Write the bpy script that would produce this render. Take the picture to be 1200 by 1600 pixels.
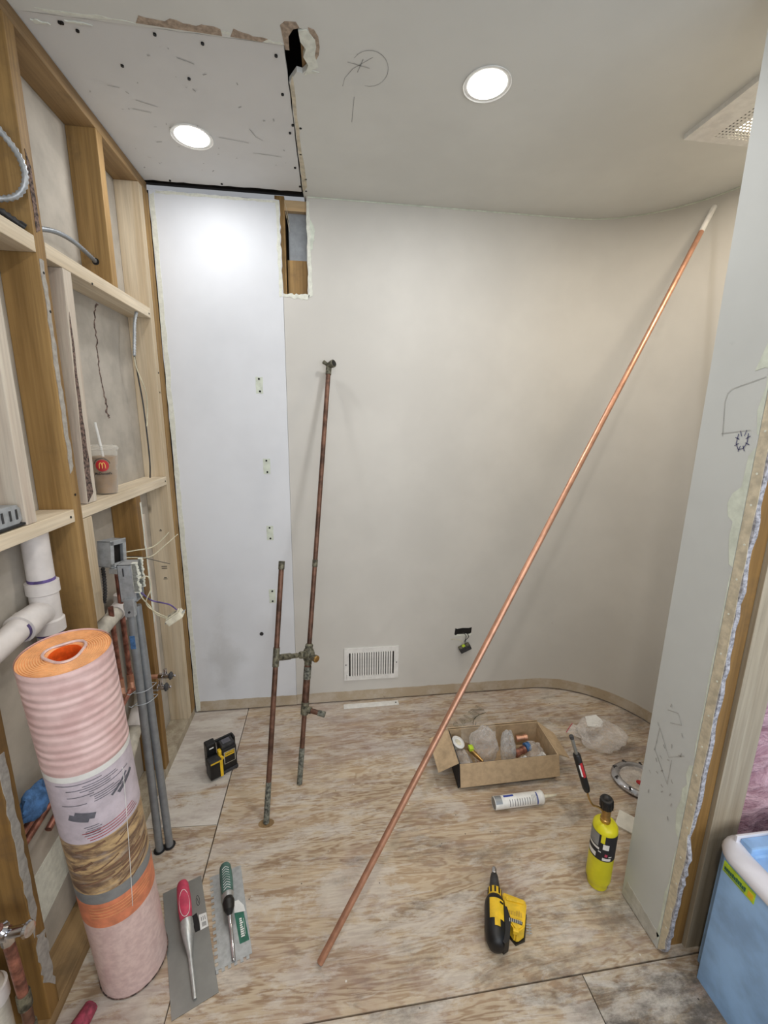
import bpy, bmesh, math, random
from mathutils import Vector, Matrix
random.seed(7)
S = bpy.context.scene
for o in list(bpy.data.objects): bpy.data.objects.remove(o)
COL = S.collection
PI = math.pi

# ------------------------------------------------------------------ camera
cam = bpy.data.cameras.new('camera')
cam.sensor_fit = 'HORIZONTAL'; cam.sensor_width = 36.0
cam.lens = 661.67 / 1200 * 36; cam.clip_start = 0.02
co = bpy.data.objects.new('camera', cam); COL.objects.link(co)
yaw, pitch, roll = 0.13301, 0.21334, 0.01416
fw = Vector((math.sin(yaw)*math.cos(pitch), math.cos(yaw)*math.cos(pitch), -math.sin(pitch)))
rt = Vector((math.cos(yaw), -math.sin(yaw), 0)); up = rt.cross(fw)
r2 = rt*math.cos(roll) + up*math.sin(roll); u2 = -rt*math.sin(roll) + up*math.cos(roll)
mw = Matrix((r2, u2, -fw)).transposed().to_4x4(); mw.translation = (0.709, 0, 1.517)
co.matrix_world = mw
S.camera = co

# ------------------------------------------------------------------ world, exposure
w = bpy.data.worlds.new('world'); S.world = w; w.use_nodes = True
w.node_tree.nodes['Background'].inputs[0].default_value = (0.85, 0.88, 0.92, 1)
w.node_tree.nodes['Background'].inputs[1].default_value = 0.35
vs = S.view_settings
vs.view_transform = 'Standard'; vs.look = 'None'; vs.gamma = 1; vs.use_curve_mapping = False
vs.exposure = 0.0
LAMP_W = 2.6       # recessed lamps in the alcove
REAR_W = 10.5      # lamp above the photographer; a share drives the unseen fill lamp
FAN_W = 5.0

# added fill light from behind the photographer, set at an invented window
ld = bpy.data.lights.new('rear_fill', 'AREA'); ld.shape = 'RECTANGLE'; ld.size = 2.6; ld.size_y = 1.3
ld.energy = 36.0; ld.color = (.90, .95, 1.0)
lo = bpy.data.objects.new('rear_fill', ld); COL.objects.link(lo); lo.location = (1.5, -1.36, 1.45); lo.rotation_euler = (PI/2, 0, 0)

# ------------------------------------------------------------------ materials
def lin(c):
    return tuple(((v/12.92) if v <= 0.04045 else ((v+0.055)/1.055)**2.4) for v in c)
class NT:
    def __init__(s, name):
        s.m = bpy.data.materials.new(name); s.m.use_nodes = True
        s.t = s.m.node_tree; s.b = s.t.nodes['Principled BSDF']; s.out = s.t.nodes['Material Output']
        s.tc = s.n('ShaderNodeTexCoord')
    def n(s, k, **kw):
        x = s.t.nodes.new(k)
        for a, v in kw.items(): setattr(x, a, v)
        return x
    def l(s, a, b): s.t.links.new(a, b)
    def noise(s, scale, detail=4, rough=.6, sc=(1, 1, 1), rot=(0, 0, 0), off=(0, 0, 0), dist=0, vec=None):
        mp = s.n('ShaderNodeMapping'); mp.inputs['Scale'].default_value = sc
        mp.inputs['Rotation'].default_value = rot; mp.inputs['Location'].default_value = off
        s.l(vec or s.tc.outputs['Object'], mp.inputs[0])
        x = s.n('ShaderNodeTexNoise'); x.inputs['Scale'].default_value = scale
        x.inputs['Detail'].default_value = detail; x.inputs['Roughness'].default_value = rough
        x.inputs['Distortion'].default_value = dist
        s.l(mp.outputs[0], x.inputs['Vector']); return x.outputs[0]
    def ramp(s, f, a, b, ca=0.0, cb=1.0):
        r = s.n('ShaderNodeMapRange'); r.interpolation_type = 'SMOOTHSTEP'
        r.inputs[1].default_value = a; r.inputs[2].default_value = b
        r.inputs[3].default_value = ca; r.inputs[4].default_value = cb
        s.l(f, r.inputs[0]); return r.outputs[0]
    def mix(s, fac, a, b, mode='MIX'):
        x = s.n('ShaderNodeMix', data_type='RGBA', blend_type=mode)
        for i, v in ((0, fac), (6, a), (7, b)):
            if isinstance(v, (tuple, list)): x.inputs[i].default_value = (*lin(v), 1)
            elif isinstance(v, (int, float)): x.inputs[i].default_value = v
            else: s.l(v, x.inputs[i])
        return x.outputs[2]
    def math(s, op, a, b=None, c=None):
        x = s.n('ShaderNodeMath', operation=op)
        for i, v in enumerate((a, b, c)):
            if v is None: continue
            if isinstance(v, (int, float)): x.inputs[i].default_value = v
            else: s.l(v, x.inputs[i])
        return x.outputs[0]
    def xyz(s):
        x = s.n('ShaderNodeSeparateXYZ'); s.l(s.tc.outputs['Object'], x.inputs[0]); return x.outputs
    def col(s, c):
        if isinstance(c, (tuple, list)): s.b.inputs['Base Color'].default_value = (*lin(c), 1)
        else: s.l(c, s.b.inputs['Base Color'])
    def bump(s, h, strength=.3, dist=.002):
        x = s.n('ShaderNodeBump'); x.inputs['Strength'].default_value = strength; x.inputs['Distance'].default_value = dist
        s.l(h, x.inputs['Height']); s.l(x.outputs[0], s.b.inputs['Normal'])
    def set(s, rough=.6, metal=0.0, spec=None):
        s.b.inputs['Roughness'].default_value = rough; s.b.inputs['Metallic'].default_value = metal
        if spec is not None: s.b.inputs['Specular IOR Level'].default_value = spec
        return s.m

def plain(name, c, rough=.5, metal=0.0, var=.06, sc=30, bump=0.0, spec=None):
    t = NT(name)
    f = t.noise(sc, 4)
    d = tuple(max(0, v*(1-2.2*var)) for v in c); h = tuple(min(1, v*(1+1.2*var)) for v in c)
    t.col(t.mix(t.ramp(f, .3, .7), d, h))
    if bump: t.bump(f, bump)
    return t.set(rough, metal, spec)

def wood(name, base, dark, axis, knots=True, dirt=0.0):
    t = NT(name)
    sc = {'x': (.12, 1, 1), 'y': (1, .12, 1), 'z': (1, 1, .12)}[axis]
    sc2 = {'x': (.03, 1, 1), 'y': (1, .03, 1), 'z': (1, 1, .03)}[axis]
    a = t.noise(28, 4, .6, sc2, dist=.4); b = t.noise(140, 3, .6, sc2); c = t.noise(9, 4, .6, sc)
    k = t.mix(t.ramp(a, .3, .72), dark, base)
    k = t.mix(t.ramp(b, .35, .75, 0, .35), k, tuple(v*.72 for v in dark), 'MIX')
    k = t.mix(t.ramp(c, .45, .75, 0, .45), k, tuple(min(1, v*1.12) for v in base))
    if knots:
        v = t.n('ShaderNodeTexVoronoi'); v.inputs['Scale'].default_value = 5.5
        mp = t.n('ShaderNodeMapping'); mp.inputs['Scale'].default_value = {'x': (.5, 1.2, 1.2), 'y': (1.2, .5, 1.2), 'z': (1.2, 1.2, .5)}[axis]
        t.l(t.tc.outputs['Object'], mp.inputs[0]); t.l(mp.outputs[0], v.inputs['Vector'])
        k = t.mix(t.ramp(v.outputs['Distance'], .03, .085, .75, 0), k, tuple(v_*.5 for v_ in dark))
    if dirt:
        k = t.mix(t.ramp(t.noise(5, 5, .7), .5, .75, 0, dirt), k, (.30, .25, .20))
    t.col(k); t.bump(b, .25, .001)
    return t.set(.7)

M = {}
def wallmat(name, base, scuff=(.45, .43, .41), basez=True, smudge=False):
    t = NT(name)
    k = t.mix(t.ramp(t.noise(2.2, 4), .35, .7), tuple(v*.965 for v in base), base)
    k = t.mix(t.ramp(t.noise(13, 6, .75), .66, .80, 0, .22), k, scuff)
    if smudge:    # handled, grubby area low on the panel
        X, Y, Z = t.xyz()
        d = t.math('ADD', t.math('ABSOLUTE', t.math('SUBTRACT', X, .16)), t.math('MULTIPLY', t.math('ABSOLUTE', t.math('SUBTRACT', Z, .30)), .5))
        g = t.math('ADD', d, t.math('MULTIPLY', t.math('SUBTRACT', t.noise(6, 5, .7), .5), .25))
        k = t.mix(t.ramp(g, .02, .16, .32, 0), k, (.62, .61, .59))
    if basez:     # bare strip where the baseboard was pulled off
        z = t.xyz()[2]; edge = t.math('ADD', z, t.math('MULTIPLY', t.noise(14, 3), .012))
        m = t.ramp(edge, .070, .074, 1, 0)
        bare = t.mix(t.ramp(t.noise(9, 5, .7), .4, .65), (.70, .64, .55), (.76, .72, .66))
        bare = t.mix(t.ramp(t.noise(26, 5, .8), .60, .72, 0, .6), bare, (.50, .42, .34))
        k = t.mix(m, k, bare)
    t.col(k); t.bump(t.noise(320, 2), .10, .0008)
    return t.set(.55, spec=.35)
M['wall'] = wallmat('beige_wall_paint', (.820, .813, .792))
M['panel'] = wallmat('white_wall_panel', (.885, .90, .925), (.72, .73, .73), smudge=True)
M['partition'] = wallmat('partition_grey_paint', (.79, .805, .80), (.55, .55, .53), basez=False)
def ceilmat(name, base):
    t = NT(name)
    k = t.mix(t.ramp(t.noise(1.8, 4), .35, .7), tuple(v*.96 for v in base), base)
    k = t.mix(t.ramp(t.noise(17, 6, .75), .68, .80, 0, .3), k, (.5, .5, .48))
    t.col(k); t.bump(t.noise(260, 2), .12, .0008)
    return t.set(.8, spec=.2)
M['ceil'] = ceilmat('ceiling_paint', (.865, .868, .85))
M['ceilpatch'] = ceilmat('bare_drywall_ceiling', (.855, .855, .85))
M['plaster'] = plain('white_joint_compound', (.87, .88, .84), .85, var=.025, sc=60, bump=.35)
M['plaster_green'] = plain('primer_patch', (.83, .86, .81), .8, var=.03, sc=30)
M['gypsum'] = plain('torn_gypsum_edge', (.66, .66, .69), .9, var=.12, sc=120, bump=.8)
M['paper_tan'] = plain('torn_drywall_paper', (.66, .59, .52), .9, var=.08, sc=80, bump=.3)
M['bead'] = plain('corner_bead', (.80, .76, .67), .7, var=.05, sc=40)
M['dry'] = plain('drywall_back_face', (.70, .675, .635), .9, var=.035, sc=9)
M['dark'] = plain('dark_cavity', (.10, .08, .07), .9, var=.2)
M['pencil'] = plain('pencil_mark', (.68, .68, .67), .9)
M['ink'] = plain('blue_ink', (.22, .22, .42), .8)
M['screw'] = plain('black_screw_head', (.07, .07, .07), .5, .5)
M['brown_z'] = wood('old_brown_wood_vertical', (.665, .535, .335), (.50, .38, .205), 'z', dirt=.55)
M['brown_y'] = wood('old_brown_wood_lengthwise', (.66, .545, .38), (.49, .385, .25), 'y', dirt=.45)
M['amber_z'] = wood('amber_wood_vertical', (.60, .46, .25), (.44, .32, .15), 'z', dirt=.5)
M['pale_z'] = wood('pale_new_wood_vertical', (.83, .775, .68), (.75, .67, .55), 'z')
M['pale_y'] = wood('pale_new_wood_lengthwise', (.88, .83, .74), (.80, .73, .62), 'y')
M['pale_x'] = wood('pale_new_wood_crosswise', (.80, .72, .58), (.70, .58, .42), 'x')
M['cream_z'] = wood('cream_wood_vertical', (.83, .80, .74), (.74, .67, .61), 'z')
M['greywood_z'] = wood('grey_wood_vertical', (.72, .68, .60), (.61, .56, .48), 'z')
M['bark'] = plain('dark_bark', (.40, .33, .30), .9, var=.3, sc=120, bump=.6)
M['paintsmear'] = plain('old_paint_smear', (.66, .64, .61), .85, var=.05, sc=60, bump=.3)
def floormat(name, white=.0, seed=0.0, dirt=.3, tone=1.0):
    t = NT(name)
    off = (seed, seed*2.3, 0)
    g1 = t.noise(1.0, 5, .62, (.8, 9.5, 1), off=off, dist=1.3)
    g2 = t.noise(1.0, 4, .6, (2.6, 48, 1), off=off, dist=.8)
    g3 = t.noise(3.2, 4, .6, (.5, 2.2, 1), off=off, dist=.8)
    rings = t.math('ABSOLUTE', t.math('SINE', t.math('MULTIPLY', t.math('ADD', g1, t.math('MULTIPLY', g3, 1.2)), 26)))
    tan = (.72*tone, .63*tone, .52*tone); drk = (.57*tone, .475*tone, .38*tone); pale = (.83*tone, .775*tone, .68*tone)
    k = t.mix(t.ramp(g1, .32, .66), drk, tan)
    k = t.mix(t.ramp(rings, .25, 1.0, 0, .62), k, pale)
    k = t.mix(t.ramp(g2, .35, .72, 0, .45), k, (.62, .54, .46))
    # thinset haze and smears
    s1 = t.noise(3.4, 7, .70, (.8, 1.5, 1), off=off, dist=.6)
    s2 = t.noise(11, 7, .78, (.6, 2.4, 1), off=off, dist=.5)
    sm = t.math('ADD', t.math('MULTIPLY', s1, .62), t.math('MULTIPLY', s2, .38))
    lo = .485 - .10*white
    k = t.mix(t.ramp(sm, lo, lo+.08, 0, .50+.35*white), k, (.83, .815, .79))
    k = t.mix(t.ramp(t.noise(1.0, 5, .65, (9, 1.2, 1), off=off), .54, .66, 0, .28), k, (.79, .745, .68))
    k = t.mix(t.ramp(t.noise(2.3, 6, .7, off=(seed+4, 1, 0)), .50, .66, 0, .30), k, (.60, .51, .50))
    pk = t.math('ADD', t.noise(1.0, 6, .72, (3, 11, 1), off=(seed+6, 2, 0)), t.math('MULTIPLY', t.ramp(t.xyz()[1], 1.1, 1.9), .10))
    k = t.mix(t.ramp(pk, .53, .64, 0, .34), k, (.58, .50, .48))
    st = t.math('ADD', t.noise(1.0, 6, .75, (5, 26, 1), off=(seed+1, 5, 0), dist=.5), t.math('MULTIPLY', t.ramp(t.xyz()[1], 1.0, 1.9), .06))
    k = t.mix(t.ramp(st, .545, .64, 0, .34), k, (.86, .845, .82))
    # grime, plus the near floor's light falloff painted in, heavier at front right
    X, Y, Z = t.xyz()
    d = t.math('ADD', t.math('MULTIPLY', X, .34), t.math('MULTIPLY', Y, -.30))
    gr = t.math('ADD', t.noise(5, 7, .78, (.8, 1.6, 1), off=(seed+9, 0, 0)), t.math('MULTIPLY', d, .30))
    k = t.mix(t.ramp(gr, .50, .74, 0, dirt+.30), k, (.36, .34, .32))
    v = t.n('ShaderNodeTexVoronoi'); v.inputs['Scale'].default_value = 15; t.l(t.tc.outputs['Object'], v.inputs['Vector'])
    k = t.mix(t.ramp(v.outputs['Distance'], .022, .045, .9, 0), k, (.22, .20, .19))
    v2 = t.n('ShaderNodeTexVoronoi'); v2.inputs['Scale'].default_value = 11.3; t.l(t.tc.outputs['Object'], v2.inputs['Vector'])
    k = t.mix(t.ramp(v2.outputs['Distance'], .015, .045, .8, 0), k, (.88, .87, .85))
    t.col(k); t.bump(t.math('ADD', g2, sm), .25, .002)
    return t.set(.72, spec=.25)
M['floor_a'] = floormat('plywood_smeared', .0, 0.3)
M['floor_b'] = floormat('plywood_left', .25, 3.1, tone=.97)
M['floor_w'] = floormat('plywood_thinset_covered', .85, 5.7, dirt=.25)
M['floor_c'] = floormat('plywood_front', .15, 8.2, dirt=.30)
M['floor_d'] = floormat('plywood_doorway', .15, 12.2, dirt=.62, tone=.93)
M['copper'] = plain('bright_copper', (.80, .61, .51), .42, .75, var=.04, sc=25)
M['copper_old'] = plain('tarnished_copper', (.44, .325, .27), .5, .55, var=.14, sc=22)
M['copper_mid'] = plain('dull_copper', (.62, .42, .36), .45, .6, var=.15, sc=35)
M['solder'] = plain('oxidised_fitting', (.42, .41, .35), .6, .4, var=.22, sc=70, bump=.3)
M['verdigris'] = plain('verdigris_stain', (.44, .445, .41), .8, .2, var=.22, sc=90)
M['brass'] = plain('brass', (.72, .58, .36), .35, .9, var=.1)
M['steel'] = plain('steel_blade', (.60, .60, .585), .42, .75, var=.02, sc=12)
M['galv'] = plain('galvanised_steel', (.72, .74, .76), .45, .55, var=.04, sc=45)
M['emt'] = plain('grey_conduit', (.58, .60, .62), .45, .5, var=.03, sc=30)
M['chrome'] = plain('chrome', (.80, .80, .82), .12, 1.0, var=.03)
M['alu'] = plain('cast_aluminium', (.74, .75, .75), .38, .7, var=.03, sc=60)
M['pvc'] = plain('white_pvc', (.86, .84, .83), .35, var=.03, sc=10)
M['pvc_dirty'] = plain('scuffed_pvc', (.80, .78, .73), .5, var=.05, sc=30)
M['primer'] = plain('purple_primer', (.35, .29, .50), .5, var=.2)
M['black'] = plain('black_plastic', (.075, .075, .08), .45, var=.2)
M['dgrey'] = plain('charcoal_plastic', (.20, .20, .21), .5, var=.15)
M['yellow'] = plain('tool_yellow', (.90, .74, .16), .4, var=.04)
M['lime'] = plain('lime_yellow_paint', (.86, .83, .13), .38, var=.03, sc=10)
M['cardboard'] = plain('kraft_cardboard', (.74, .645, .52), .85, var=.03, sc=40)
M['white'] = plain('white_enamel', (.90, .90, .89), .35, var=.02)
M['offwhite'] = plain('off_white_plastic', (.86, .84, .76), .45, var=.05)
M['grey_print'] = plain('grey_print', (.40, .40, .44), .7)
M['print'] = plain('black_print', (.13, .13, .15), .7)
M['blue_print'] = plain('blue_print', (.18, .27, .62), .6)
M['red'] = plain('red_print', (.72, .14, .17), .6)
M['pink_rubber'] = plain('crimson_rubber_grip', (.78, .27, .38), .5, var=.05)
M['crimson'] = plain('worn_crimson_grip', (.62, .26, .34), .7, var=.12, sc=60)
M['green_rubber'] = plain('green_rubber_grip', (.30, .43, .40), .55, var=.08)
M['green_label'] = plain('green_label', (.17, .40, .33), .5, var=.08)
M['film'] = plain('blue_protective_film', (.60, .76, .95), .35, var=.05, sc=8, bump=.12)
M['acrylic'] = plain('white_acrylic', (.90, .90, .93), .18, var=.015, sc=6)
M['tag_yellow'] = plain('yellow_green_label', (.74, .86, .20), .5)
M['blue_cloth'] = plain('blue_cloth', (.30, .46, .66), .9, var=.10, sc=60, bump=.4)
M['tile'] = plain('ceramic_white', (.86, .85, .81), .3, var=.02)
M['coffee'] = plain('iced_coffee', (.58, .46, .33), .4, var=.04, sc=20)
M['roll_orange'] = plain('orange_membrane', (.98, .72, .50), .45, var=.04, sc=30)
M['roll_orange2'] = plain('orange_membrane_core', (.96, .42, .16), .4, var=.06, sc=50)
M['lilac'] = plain('pale_label_paper', (.78, .74, .78), .5, var=.03)
M['orange_band'] = plain('orange_label_band', (.85, .52, .38), .5, var=.05)
M['wire_white'] = plain('white_wire', (.82, .80, .70), .5)
def ribbed():
    t = NT('pink_fleece_wrap')
    X, Y, Z = t.xyz()
    k = t.mix(t.ramp(t.noise(18, 4), .3, .7), (.83, .69, .68), (.91, .79, .78))
    ln = t.math('SINE', t.math('MULTIPLY', t.math('ADD', Z, t.math('MULTIPLY', t.noise(9, 3), .010)), 300))
    k = t.mix(t.ramp(ln, .6, 1.0, 0, .14), k, (.72, .56, .57))  # darker lines paint shade into the rib grooves
    t.col(k); t.bump(t.math('MULTIPLY', ln, -1.0), .5, .002); return t.set(.38)
M['fleece'] = ribbed()
def smoothpink():
    t = NT('pink_fleece_plain')
    t.col(t.mix(t.ramp(t.noise(60, 5), .3, .7), (.80, .69, .68), (.88, .78, .76)))
    t.bump(t.noise(40, 3, sc=(1, 1, .3)), .2, .002); return t.set(.35)
M['fleece2'] = smoothpink()
def crinkle():
    t = NT('printed_mat_photo_band')
    n = t.noise(7, 5, .7, (1, 1, 4.0), rot=(.5, .4, 0), dist=1.5)
    k = t.mix(t.ramp(n, .35, .62), (.42, .33, .27), (.80, .68, .50))
    t.col(t.mix(t.ramp(t.noise(16, 5, .7, (1, 1, 3)), .5, .7, 0, .6), k, (.62, .58, .56))); return t.set(.45)
M['photo_band'] = crinkle()
def insul():
    t = NT('pink_fibreglass')
    n = t.noise(9, 6, .7, (1, 1, 2.2), dist=.8)
    k = t.mix(t.ramp(n, .3, .7), (.58, .40, .45), (.90, .76, .80))
    t.col(k); t.bump(n, 1.0, .02); return t.set(.9)
M['insul'] = insul()
def clearmat(name, tint=(.95, .95, .95), alpha=.35, rough=.18, bump=0.5, sc=30, face=.35):
    t = NT(name); t.col(tint); t.set(rough, spec=.8)
    tr = t.n('ShaderNodeBsdfTransparent'); mx = t.n('ShaderNodeMixShader')
    n = t.noise(sc, 5, .65)
    fr = t.n('ShaderNodeLayerWeight'); fr.inputs[0].default_value = .45
    f = t.math('ADD', t.ramp(n, .35, .7, alpha*.45, alpha*1.25), t.math('MULTIPLY', fr.outputs['Facing'], face))
    t.l(f, mx.inputs[0]); t.l(tr.outputs[0], mx.inputs[1]); t.l(t.b.outputs[0], mx.inputs[2])
    t.l(mx.outputs[0], t.out.inputs[0]); t.bump(n, bump, .01)
    return t.m
M['bag'] = clearmat('crumpled_clear_plastic', (.98, .965, .955), .24, .12, .35)
M['cup'] = clearmat('clear_cup_plastic', (.93, .92, .88), .16, .1, .05)
M['shine'] = clearmat('clear_wrap', (.94, .95, .96), .34, .08, .6, 60)
def emis(name, c, s):
    t = NT(name); t.b.inputs['Emission Color'].default_value = (*lin(c), 1); t.b.inputs['Emission Strength'].default_value = s
    return t.m
M['led'] = emis('lamp_diffuser', (1, .99, .96), 6.0)
M['fanled'] = emis('fan_lamp_diffuser', (1, .93, .80), 5.0)

# ------------------------------------------------------------------ mesh helpers
def B(): return bmesh.new()
def box(bm, lo, hi, bev=0.0, mtx=None, jit=0.0):
    vs_ = [bm.verts.new((x, y, z)) for x in (lo[0], hi[0]) for y in (lo[1], hi[1]) for z in (lo[2], hi[2])]
    if mtx: 
        for v in vs_: v.co = mtx @ v.co
    idx = ((0, 1, 3, 2), (4, 6, 7, 5), (0, 4, 5, 1), (2, 3, 7, 6), (0, 2, 6, 4), (1, 5, 7, 3))
    fs = [bm.faces.new([vs_[i] for i in f]) for f in idx]
    if bev:
        es = list({e for f in fs for e in f.edges})
        bmesh.ops.bevel(bm, geom=es, offset=bev, segments=2, affect='EDGES', profile=.6)
    return bm
def tube(bm, pts, r, seg=12, cap=True, closed=False):
    pts = [Vector(p) for p in pts]; n = len(pts)
    rs = r if isinstance(r, (list, tuple)) else [r]*n
    prev = None; rings = []
    for i, p in enumerate(pts):
        if closed: d = pts[(i+1) % n] - pts[i-1]
        else: d = (pts[min(i+1, n-1)] - pts[max(i-1, 0)])
        d = d.normalized() if d.length > 1e-9 else Vector((0, 0, 1))
        if prev is None:
            a = Vector((0, 0, 1)) if abs(d.z) < .9 else Vector((1, 0, 0))
            u = d.cross(a).normalized()
        else:
            u = (prev - d*prev.dot(d))
            u = u.normalized() if u.length > 1e-6 else d.orthogonal().normalized()
        prev = u; v = d.cross(u)
        rings.append([bm.verts.new(p + (u*math.cos(2*PI*k/seg) + v*math.sin(2*PI*k/seg))*rs[i]) for k in range(seg)])
    m = n if closed else n-1
    for i in range(m):
        a, b = rings[i], rings[(i+1) % n]
        for k in range(seg):
            bm.faces.new((a[k], a[(k+1) % seg], b[(k+1) % seg], b[k]))
    if cap and not closed:
        bm.faces.new(list(reversed(rings[0]))); bm.faces.new(rings[-1])
    return bm
def smooth_path(pts, n=6):
    pts = [Vector(p) for p in pts]; out = []
    for i in range(len(pts)-1):
        p0 = pts[max(i-1, 0)]; p1 = pts[i]; p2 = pts[i+1]; p3 = pts[min(i+2, len(pts)-1)]
        for k in range(n):
            t = k/n
            out.append(.5*((2*p1) + (-p0+p2)*t + (2*p0-5*p1+4*p2-p3)*t*t + (-p0+3*p1-3*p2+p3)*t**3))
    out.append(pts[-1]); return out
def lathe(bm, prof, mtx=Matrix(), seg=32, caps=True, wob=None):
    rings = []
    for r, z in prof:
        rings.append([bm.verts.new(mtx @ Vector((r*math.cos(2*PI*k/seg), r*math.sin(2*PI*k/seg), z))) for k in range(seg)])
    for a, b in zip(rings, rings[1:]):
        for k in range(seg): bm.faces.new((a[k], a[(k+1) % seg], b[(k+1) % seg], b[k]))
    if caps:
        bm.faces.new(list(reversed(rings[0]))); bm.faces.new(rings[-1])
    return bm
AX = {'z': lambda u, v, w_: (u, v, w_), 'y': lambda u, v, w_: (u, w_, v), 'x': lambda u, v, w_: (w_, u, v)}
def prism(bm, poly, a, b, axis='z', mtx=None):
    f = AX[axis]
    p0 = [bm.verts.new(f(u, v, a)) for u, v in poly]; p1 = [bm.verts.new(f(u, v, b)) for u, v in poly]
    if mtx:
        for v in p0+p1: v.co = mtx @ v.co
    n = len(poly); fs = []
    fs.append(bm.faces.new(p0)); fs.append(bm.faces.new(list(reversed(p1))))
    for f_ in fs: f_.normal_update()
    for i in range(n): bm.faces.new((p0[i], p1[i], p1[(i+1) % n], p0[(i+1) % n]))
    bmesh.ops.triangulate(bm, faces=fs, ngon_method='EAR_CLIP')
    return bm
def jag(p, q, n, amp):
    """points from p to q (p included, q not) wandering sideways"""
    d = Vector((q[0]-p[0], q[1]-p[1])); nn = Vector((-d.y, d.x)).normalized()
    out = []
    for i in range(n):
        a = 0 if i == 0 else random.uniform(-amp, amp)
        out.append((p[0]+d.x*i/n+nn.x*a, p[1]+d.y*i/n+nn.y*a))
    return out
def O(name, bm, mat, parent=None, smooth=False, angle=35, kind=None):
    bmesh.ops.recalc_face_normals(bm, faces=bm.faces)
    me = bpy.data.meshes.new(name); bm.to_mesh(me); bm.free()
    o = bpy.data.objects.new(name, me); COL.objects.link(o)
    me.materials.append(M[mat] if isinstance(mat, str) else mat)
    if smooth:
        for p in me.polygons: p.use_smooth = True
        me.set_sharp_from_angle(angle=math.radians(angle))
    if parent:
        off = Vector((0, 0, 0)); q = parent
        while q: off += q.location; q = q.parent
        me.transform(Matrix.Translation(-off)); o.parent = parent
    if kind: o['kind'] = kind
    return o
def T(name, label, cat, loc=(0, 0, 0), group=None):
    o = bpy.data.objects.new(name, None); COL.objects.link(o); o.location = loc
    o.empty_display_size = .05
    o['label'] = label; o['category'] = cat
    if group: o['group'] = group
    return o
def tag(o, label, cat, group=None):
    o['label'] = label; o['category'] = cat
    if group: o['group'] = group
    return o
def ST(name, label=None):
    o = bpy.data.objects.new(name, None); COL.objects.link(o); o['kind'] = 'structure'
    if label: o['label'] = label; o['category'] = 'wall' if 'wall' in name else name
    return o
def rebase(o, loc):
    """put a single-mesh thing's origin at its own place"""
    o.data.transform(Matrix.Translation(-Vector(loc))); o.location = loc; return o
def text_bm(txt, size, mtx, ext=0.0004, bold=0.0, wrap=None):
    cu = bpy.data.curves.new('t', 'FONT'); cu.body = txt; cu.size = size; cu.extrude = ext; cu.offset = bold
    cu.align_x = 'CENTER'; cu.align_y = 'CENTER'; cu.resolution_u = 3
    ob = bpy.data.objects.new('t', cu); COL.objects.link(ob)
    dg = bpy.context.evaluated_depsgraph_get(); dg.update()
    me = bpy.data.meshes.new_from_object(ob.evaluated_get(dg))
    bpy.data.objects.remove(ob); bm = B(); bm.from_mesh(me); bpy.data.meshes.remove(me)
    for v in bm.verts:
        if wrap:     # wrap = radius: bend flat text around local z
            a = v.co.x/wrap; rr = wrap + v.co.z
            v.co = Vector((rr*math.sin(a), -rr*math.cos(a), v.co.y))
        v.co = mtx @ v.co
    return bm
def frame(o, x, y=None, z=None):
    """matrix with origin o, local x along x, local z close to z"""
    x = Vector(x).normalized(); z = Vector(z).normalized() if z else Vector((0, 0, 1))
    y = z.cross(x).normalized(); z = x.cross(y)
    m = Matrix((x, y, z)).transposed().to_4x4(); m.translation = Vector(o); return m
def Rz(a): return Matrix.Rotation(a, 4, 'Z')
def Tr(*p): return Matrix.Translation(Vector(p))
def axis_m(a, b):
    """matrix taking local z to the direction a->b, origin a"""
    d = (Vector(b)-Vector(a)).normalized(); m = d.to_track_quat('Z', 'Y').to_matrix().to_4x4(); m.translation = Vector(a); return m
def bend(p, q, s, r_, n=6):
    """corner points: from p round q to s with radius r_"""
    p, q, s = Vector(p), Vector(q), Vector(s); a = q+(p-q).normalized()*r_; b = q+(s-q).normalized()*r_
    return [p]+[(a*(1-t)**2+q*2*t*(1-t)+b*t*t) for t in [i/n for i in range(n+1)]]+[s]
def flex(bm, pts, r=.0075, pitch_=.0105):
    """armoured flexible conduit: corrugated tube"""
    P = smooth_path(pts, 24); L = [0]
    for a, b in zip(P, P[1:]): L.append(L[-1]+(b-a).length)
    out = []; rs = []; n = max(8, int(L[-1]/pitch_*2)); j = 0
    for i in range(n+1):
        d = L[-1]*i/n
        while j < len(L)-2 and L[j+1] < d: j += 1
        t = (d-L[j])/max(1e-9, L[j+1]-L[j]); out.append(P[j].lerp(P[j+1], t)); rs.append(r*(1.04 if i % 2 else .70))
    return tube(bm, out, rs, 9)

# ================================================================== SETTING
H = 2.44; YB = 2.063
# ---- floor of plywood sheets
fl = ST('floor')
bm = B(); box(bm, (-.11, -1.3, -.06), (3.3, 2.3, -.019)); O('joist_deck', bm, 'dark', fl)
def sheet(poly, mat):
    bm = B(); prism(bm, poly, -.018, 0, 'z'); return O('plywood_sheet', bm, mat, fl)
hx, hy = .455, 1.38
sheet([(.275, .799), (3.3, .830), (3.3, 2.3), (.272, 2.3)], 'floor_a')
sheet([(-.11, .789), (.272, .797), (.269, 1.394), (-.11, 1.413)], 'floor_b')
sheet([(-.11, 1.4155), (.269, 1.3965), (.269, 2.3), (-.11, 2.3)], 'floor_w')
sheet([(-.11, -1.3), (1.440, -1.3), (1.397, .806), (.3, .795), (-.11, .786)], 'floor_c')
sheet([(1.443, -1.3), (3.3, -1.3), (3.3, .827), (1.400, .806)], 'floor_d')

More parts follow.
